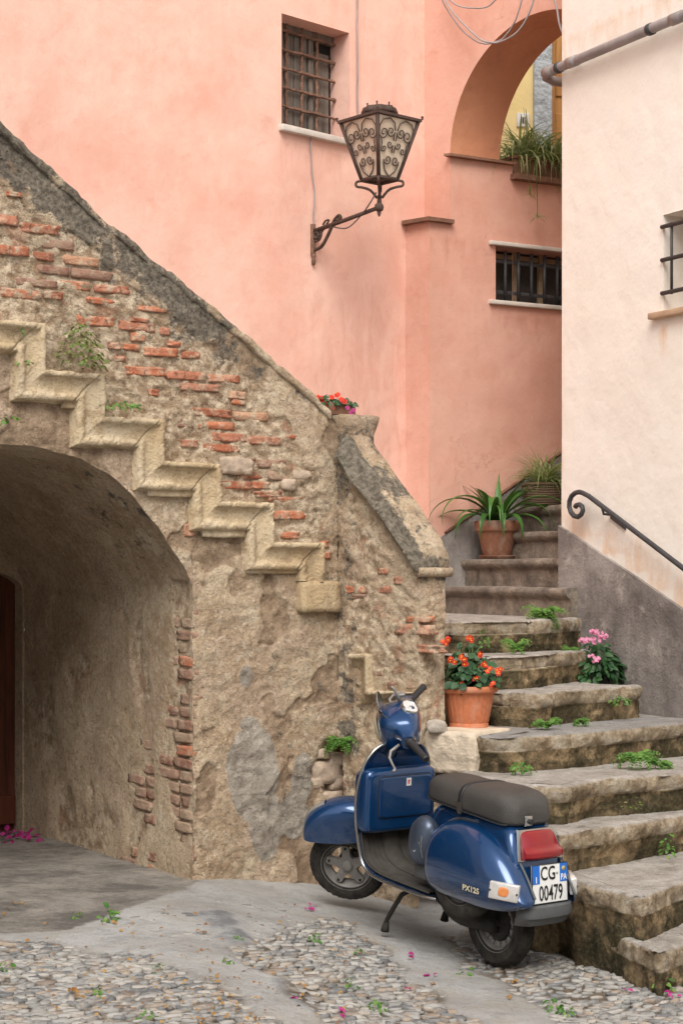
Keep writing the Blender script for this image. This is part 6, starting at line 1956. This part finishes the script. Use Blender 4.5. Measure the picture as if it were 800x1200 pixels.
# --- spider plant in a wicker basket
p0 = at(604, CY, YJ(604)); c3 = V((p0.x, p0.y, lev(12)))+dN*.17+dJ*.13
PT = thing('basket_plant', 'spider plant in a woven wicker basket higher up the steps', 'potted plant', c3)
pot_lathe('basket', M['wicker'], PT, [(0, 0), (.135, 0), (.145, .02), (.155, .09), (.158, .15), (.163, .155), (.163, .172), (.155, .175), (.15, .15)], c3, 72, 36)
m = MB(); rp = random.Random(4); o = c3+V((0, 0, .15))
for k in range(170): blade(m, o+V((rp.uniform(-.05, .05), rp.uniform(-.05, .05), 0)), rp.uniform(0, 6.28), rp.uniform(.5, 1.45), rp.uniform(.22, .44), rp.uniform(.009, .014), rp.uniform(.8, 2.8), 8, rp.uniform(-.5, .5), .2)
m.build('foliage', M['leaf_spider'], PT)
# --- spider plant in a trough on the low wall under the arch
c4 = FJ.pt(sJ600+.34, zpar+.042, -.12)
PT = thing('planter_box', 'brown planter trough with a spilling spider plant under the arch', 'planter', c4)
m = MB()
m.bbox(c4+V((0, 0, .075)), FJ.d*.30, FJ.n*.085, (0, 0, .075), .008); m.bbox(c4+V((0, 0, .145)), FJ.d*.315, FJ.n*.10, (0, 0, .012), .005)
m.build('trough', M['tile'], PT)
m = MB(); rp = random.Random(14)
for k in range(430):
    o = c4+FJ.d*rp.uniform(-.28, .3)+FJ.n*rp.uniform(-.05, .06)+V((0, 0, .14))
    blade(m, o, rp.uniform(0, 6.28), rp.uniform(.15, 1.4), rp.uniform(.26, .58), rp.uniform(.012, .019), rp.uniform(1.0, 3.0), 9, rp.uniform(-.5, .5), .2)
m.build('foliage', M['leaf_spider'], PT)
for s_, dl in ((-.26, .30), (-.19, .46), (.05, .22)):
    o = c4+FJ.d*s_+FJ.n*.10+V((0, 0, .14)); e_ = o+FJ.n*.13+V((0, 0, -dl))
    m = MB(); ms = MB(); ms.tube(smooth([o, o+FJ.n*.08+V((0, 0, .0)), o+FJ.n*.12+V((0, 0, -dl*.5)), e_], 5), .0025, 5)
    for k in range(12): blade(m, e_, rp.uniform(0, 6.28), rp.uniform(-.4, .9), rp.uniform(.06, .12), .007, rp.uniform(.5, 1.8), 5)
    r_o = ms.build('runner', M['stem'], PT); m.build('offshoot', M['leaf_spider'], r_o)
# --- flower trough on the pedestal
c5 = V((pc.x, pc.y, zc+.004))+FA.d*(-.075)
PT = thing('flower_trough', 'small brown trough of red and magenta flowers on the wall pedestal', 'planter', c5)
m = MB(); m.bbox(c5+V((0, 0, .035)), FA.d*.095, FA.n*.05, (0, 0, .035), .006); m.build('trough', M['tile'], PT)
m = MB(); ms = MB(); rp = random.Random(31)
for k in range(5): bush(m, c5+FA.d*(-.085+.042*k)+V((0, -.01, .06)), .055, .055-.006*k, 34, .026, rp, .9)
m.build('foliage', M['leaf_begonia'], PT)
m = MB()
for u, v in ((368, 472), (372, 475), (376, 471), (374, 467), (378, 468), (390, 466), (399, 468), (388, 477), (381, 473), (403, 470), (395, 464)):
    p = at(u, v, c5.y-.07); m = MB()
    for q in range(2): bloom(m, p+V((rp.uniform(-.008, .008), 0, rp.uniform(-.008, .008))), .017, rp, 5, (rp.uniform(-.4, .4), -1, .4))
    m.build('flower', M['red_petal'], PT)
for u, v in ((414, 481), (411, 484), (407, 478)):
    m = MB(); bloom(m, at(u, v, c5.y-.07), .015, rp, 5, (.3, -1, .3)); m.build('flower', M['magenta'], PT)
# --- pink flowering shrub against the cement base
c6 = at(698, 795, 11.22); c6.z = lev(6)
PT = thing('pink_shrub', 'small leafy shrub with pink flower heads against the grey cement base', 'shrub', c6)
m = MB(); ms = MB(); rp = random.Random(41)
bush(m, c6, .165, .245, 300, .062, rp, .5, ms, .003)
m.build('foliage', M['leaf_shrub'], PT); ms.build('stems', M['stem'], PT)
m = MB()
for u, v, r in ((695, 741, .026), (707, 746, .036), (696, 750, .036), (684, 751, .028), (697, 772, .036)):
    p = at(u, v, 11.07); m = MB()
    for q in range(15): bloom(m, p+V((rp.gauss(0, r*.5), rp.gauss(0, .012), rp.gauss(0, r*.32))), .012, rp, 5, (rp.uniform(-.4, .4), -1, rp.uniform(0, .8)))
    m.build('flower_head', M['pink_petal'], PT)

# --- weeds
def weed(name, label, p, rx, rz, n, L, seed, mat='leaf_weed', group='weeds on the steps and walls', W=.6, fern=False, dirn=None):
    m = MB(); r = random.Random(seed); p = V(p)
    if fern:
        for k in range(n):
            a = r.uniform(0, 6.28); e = r.uniform(.2, 1.2); d = V((math.cos(a), -abs(math.sin(a))*.9, 0))
            if dirn: d = (d+V(dirn)).normalized()
            q = p.copy(); l_ = rx*r.uniform(.6, 1.2); st = 9
            for i in range(st):
                e2 = e-1.9*i/st
                q = q+(d*math.cos(e2)+V((0, 0, math.sin(e2))))*(l_/st)
                for sg in (1, -1):
                    s_ = V((-d.y, d.x, 0))*sg; w_ = L*(1-.7*i/st)
                    leaf(m, q, V((0, -.5, 1))+V((r.uniform(-.4, .4), r.uniform(-.4, .4), 0)), s_+d*.4, w_, w_*.62, .1)
    else: bush(m, p, rx, rz, n, L, r, W)
    o = m.build(name, M[mat]); tag(o, label, 'weed' if name == 'weed' else 'fern', group); return o
SP = lambda i, u, Y, dz=0.: V(((u-CX)*Y/F, Y, lev(i)+dz))
weed('fern', 'broad bright fern at the foot of the bullnosed steps beside the cement base', SP(8, 637, 11.25, .01), .17, .1, 22, .042, 1, fern=True)
weed('fern', 'fern clump growing from the riser below the landing step', SP(7, 604, 10.62, .045), .10, .1, 15, .032, 2, fern=True)
weed('weed', 'narrow green sprig on the riser near the brick newel', SP(7, 567, 10.60, .03), .03, .13, 26, .024, 3)
weed('fern', 'small fern in the corner between step and cement base above the pink shrub', SP(7, 667, 11.15, .0), .085, .1, 12, .03, 4, fern=True)
weed('weed', 'flat weed on the stone face of the step under the pink shrub', SP(5, 726, 10.55, .10), .06, .05, 30, .026, 5)
weed('fern', 'fern spreading along the crack behind the terracotta pot', SP(5, 640, 9.97, .02), .10, .08, 14, .03, 6, fern=True)
weed('fern', 'small fern at the right end of the crack below the pink shrub', SP(5, 680, 10.20, .02), .075, .08, 9, .026, 7, fern=True)
weed('weed', 'round weed tuft on the tread behind the scooter seat', SP(4, 611, 9.42, .02), .06, .06, 60, .026, 8)
weed('fern', 'large trailing fern on the long step at the right', SP(4, 745, 9.72, .06), .15, .12, 20, .036, 9, fern=True)
weed('fern', 'lower fern hanging from the long step beside the large fern', SP(4, 772, 9.76, .02), .10, .08, 12, .03, 10, fern=True)
weed('weed', 'sparse yellowish sprig on the dark mossy riser', SP(3, 738, 9.12, .06), .05, .08, 20, .022, 11, 'leaf_dry')
weed('weed', 'upright sprig in the mossy riser near the picture edge', SP(2, 782, 8.72, .07), .035, .13, 32, .026, 12)
weed('fern', 'bright green maidenhair fern growing from the wall above the scooter mudguard', FA.pt(*FA.sz(397, 872), .03), .13, .1, 26, .034, 13, fern=True, dirn=(0, -.3, 0))
weed('weed', 'loose bushy weed rooted on the second stone of the stepped string', FA.pt(*FA.sz(90, 434), .05), .13, .24, 240, .030, 14, 'leaf_dry')
weed('weed', 'creeping weed lying on the stepped string beside the bricks', FA.pt(*FA.sz(133, 481), .05), .12, .05, 70, .026, 15)
weed('weed', 'tiny leaf sprig hanging on the topmost string stone', FA.pt(*FA.sz(16, 396), .05), .03, .06, 12, .028, 16)
weed('weed', 'pair of leaves below the string above the vault', FA.pt(*FA.sz(6, 498), .05), .06, .05, 18, .03, 17)
weed('weed', 'little sprig in the joint under the string stones', FA.pt(*FA.sz(22, 428), .06), .05, .025, 14, .024, 18)
rw = random.Random(77)
for u, v, s in ((127, 1078, 1.5), (90, 1076, .9), (186, 1137, .9), (116, 1165, 1.), (268, 1128, .9), (368, 1102, .9), (420, 1118, .8), (410, 1157, .9), (443, 1182, 1.1), (546, 1143, 1.), (645, 1182, 1.2), (662, 1187, 1.1), (777, 1160, 1.3), (8, 1136, 1.), (172, 1193, .9), (280, 1102, .7)):
    g = gpix(u, v); weed('weed', 'small green weed sprouting between the street cobbles', (g[0], g[1], gz_(*g)-.005), .03*s, .045*s, int(16*s), .024*s, int(u), 'leaf_weed', 'weeds between the cobbles')
# --- fallen petals and leaves
m = MB(); m2 = MB(); rw = random.Random(5)
def litter(mm, u, v, r):
    g = gpix(u, v); a = rw.uniform(0, 6.28)
    leaf(mm, (g[0], g[1], gz_(*g)+rw.uniform(.004, .010)), (rw.uniform(-.4, .4), rw.uniform(-.5, .2), 1), (math.cos(a), math.sin(a), 0), r, r*.7, .25)
for u, v in ((362, 1065), (335, 1075), (400, 1185), (399, 1193), (476, 1121), (480, 1123), (501, 1144), (505, 1146), (732, 1163), (780, 1165), (785, 1170), (790, 1168), (345, 1170), (478, 1160), (364, 1067), (367, 1064)):
    for q in range(2): litter(m, u+rw.uniform(-4, 4), v+rw.uniform(-1.5, 1.5), rw.uniform(.018, .032))
tag(m.build('fallen_petals', M['magenta']), 'scattered magenta petals lying on the street', 'petals', kind='stuff')
for k in range(260):
    u, v = rw.uniform(-40, 420), rw.uniform(1060, 1240)
    if rw.random() < .35: u, v = rw.gauss(240, 60), rw.gauss(1175, 22)
    if v > 1050: litter(m2, u, v, rw.uniform(.010, .026))
for u, v in ((90, 1165), (95, 1168), (85, 1163), (235, 1095), (130, 1083), (600, 1153), (508, 1155), (20, 1060), (600, 1170)):
    for q in range(4): litter(m2, u+rw.uniform(-6, 6), v+rw.uniform(-2, 2), rw.uniform(.016, .032))
tag(m2.build('dry_leaves', M['leaf_fallen']), 'small dry leaves scattered over the cobbles', 'leaves', kind='stuff')
m = MB()
for k in range(70):
    s_ = rw.uniform(sc_, sj-.05); t_ = DEP-.02-abs(rw.gauss(0, .12)); p = FA.pt(s_, 0)+TA*t_
    if rw.random() < .5: p = FA.pt(sj-.06-abs(rw.gauss(0, .12)), 0)+TA*(DEP-rw.uniform(.0, .5))
    p.z = gz_(p.x, p.y)+rw.uniform(.005, .035); a = rw.uniform(0, 6.28)
    leaf(m, p, (rw.uniform(-.6, .6), rw.uniform(-.9, .2), 1), (math.cos(a), math.sin(a), 0), .04, .03, .25)
tag(m.build('petal_drift', M['magenta']), 'drift of magenta petals at the foot of the dark door', 'petals', kind='stuff')
g = at(512, 856, 9.72)
m = MB(); m.rock(V((g.x, g.y, g.z+.02)), (.05, 0, 0), (0, .04, 0), (0, 0, .035), seed=5, rough=.3, sub=4, sq=.4)
tag(m.build('loose_stone', M['rock']), 'loose grey stone lying beside the terracotta pot', 'stone')
EXPO=0.86
# ================================================================== light and camera
w = bpy.data.worlds.new('World'); scene.world = w; w.use_nodes = True
nt = w.node_tree; bg = nt.nodes['Background']
sky = nt.nodes.new('ShaderNodeTexSky'); sky.sky_type = 'NISHITA'; sky.sun_disc = False
SUN_EL, SUN_AZ = math.radians(50), math.radians(183)   # azimuth clockwise from +Y
sky.sun_elevation = SUN_EL; sky.sun_rotation = SUN_AZ
sky.air_density = 1.0; sky.dust_density = 3.0; sky.ozone_density = .6
hs = nt.nodes.new('ShaderNodeHueSaturation'); hs.inputs['Saturation'].default_value = .22
nt.links.new(sky.outputs[0], hs.inputs['Color']); nt.links.new(hs.outputs[0], bg.inputs['Color'])
bg.inputs['Strength'].default_value = .10
sd = bpy.data.lights.new('sun', 'SUN'); sd.energy = 1.5; sd.angle = math.radians(40); sd.color = (1., .95, .87)
so = bpy.data.objects.new('sun', sd); col.objects.link(so)
dirv = V((math.sin(SUN_AZ)*math.cos(SUN_EL), math.cos(SUN_AZ)*math.cos(SUN_EL), math.sin(SUN_EL)))
so.rotation_euler = dirv.to_track_quat('Z', 'Y').to_euler()
so.location = dirv*20
cd = bpy.data.cameras.new('camera'); co = bpy.data.objects.new('camera', cd); col.objects.link(co)
co.location = (0, 0, H); co.rotation_euler = (math.pi/2, 0, 0)
cd.sensor_fit = 'VERTICAL'; cd.sensor_height = 36; cd.lens = F/1200*36
cd.shift_y = (CY-600)/1200; cd.clip_end = 400; cd.clip_start = .1
scene.camera = co
vs = scene.view_settings
vs.view_transform = 'Standard'; vs.look = 'None'; vs.exposure = EXPO; vs.gamma = 1; vs.use_curve_mapping = False
scene.cycles.use_denoising = True
scene.cycles.max_bounces = 8
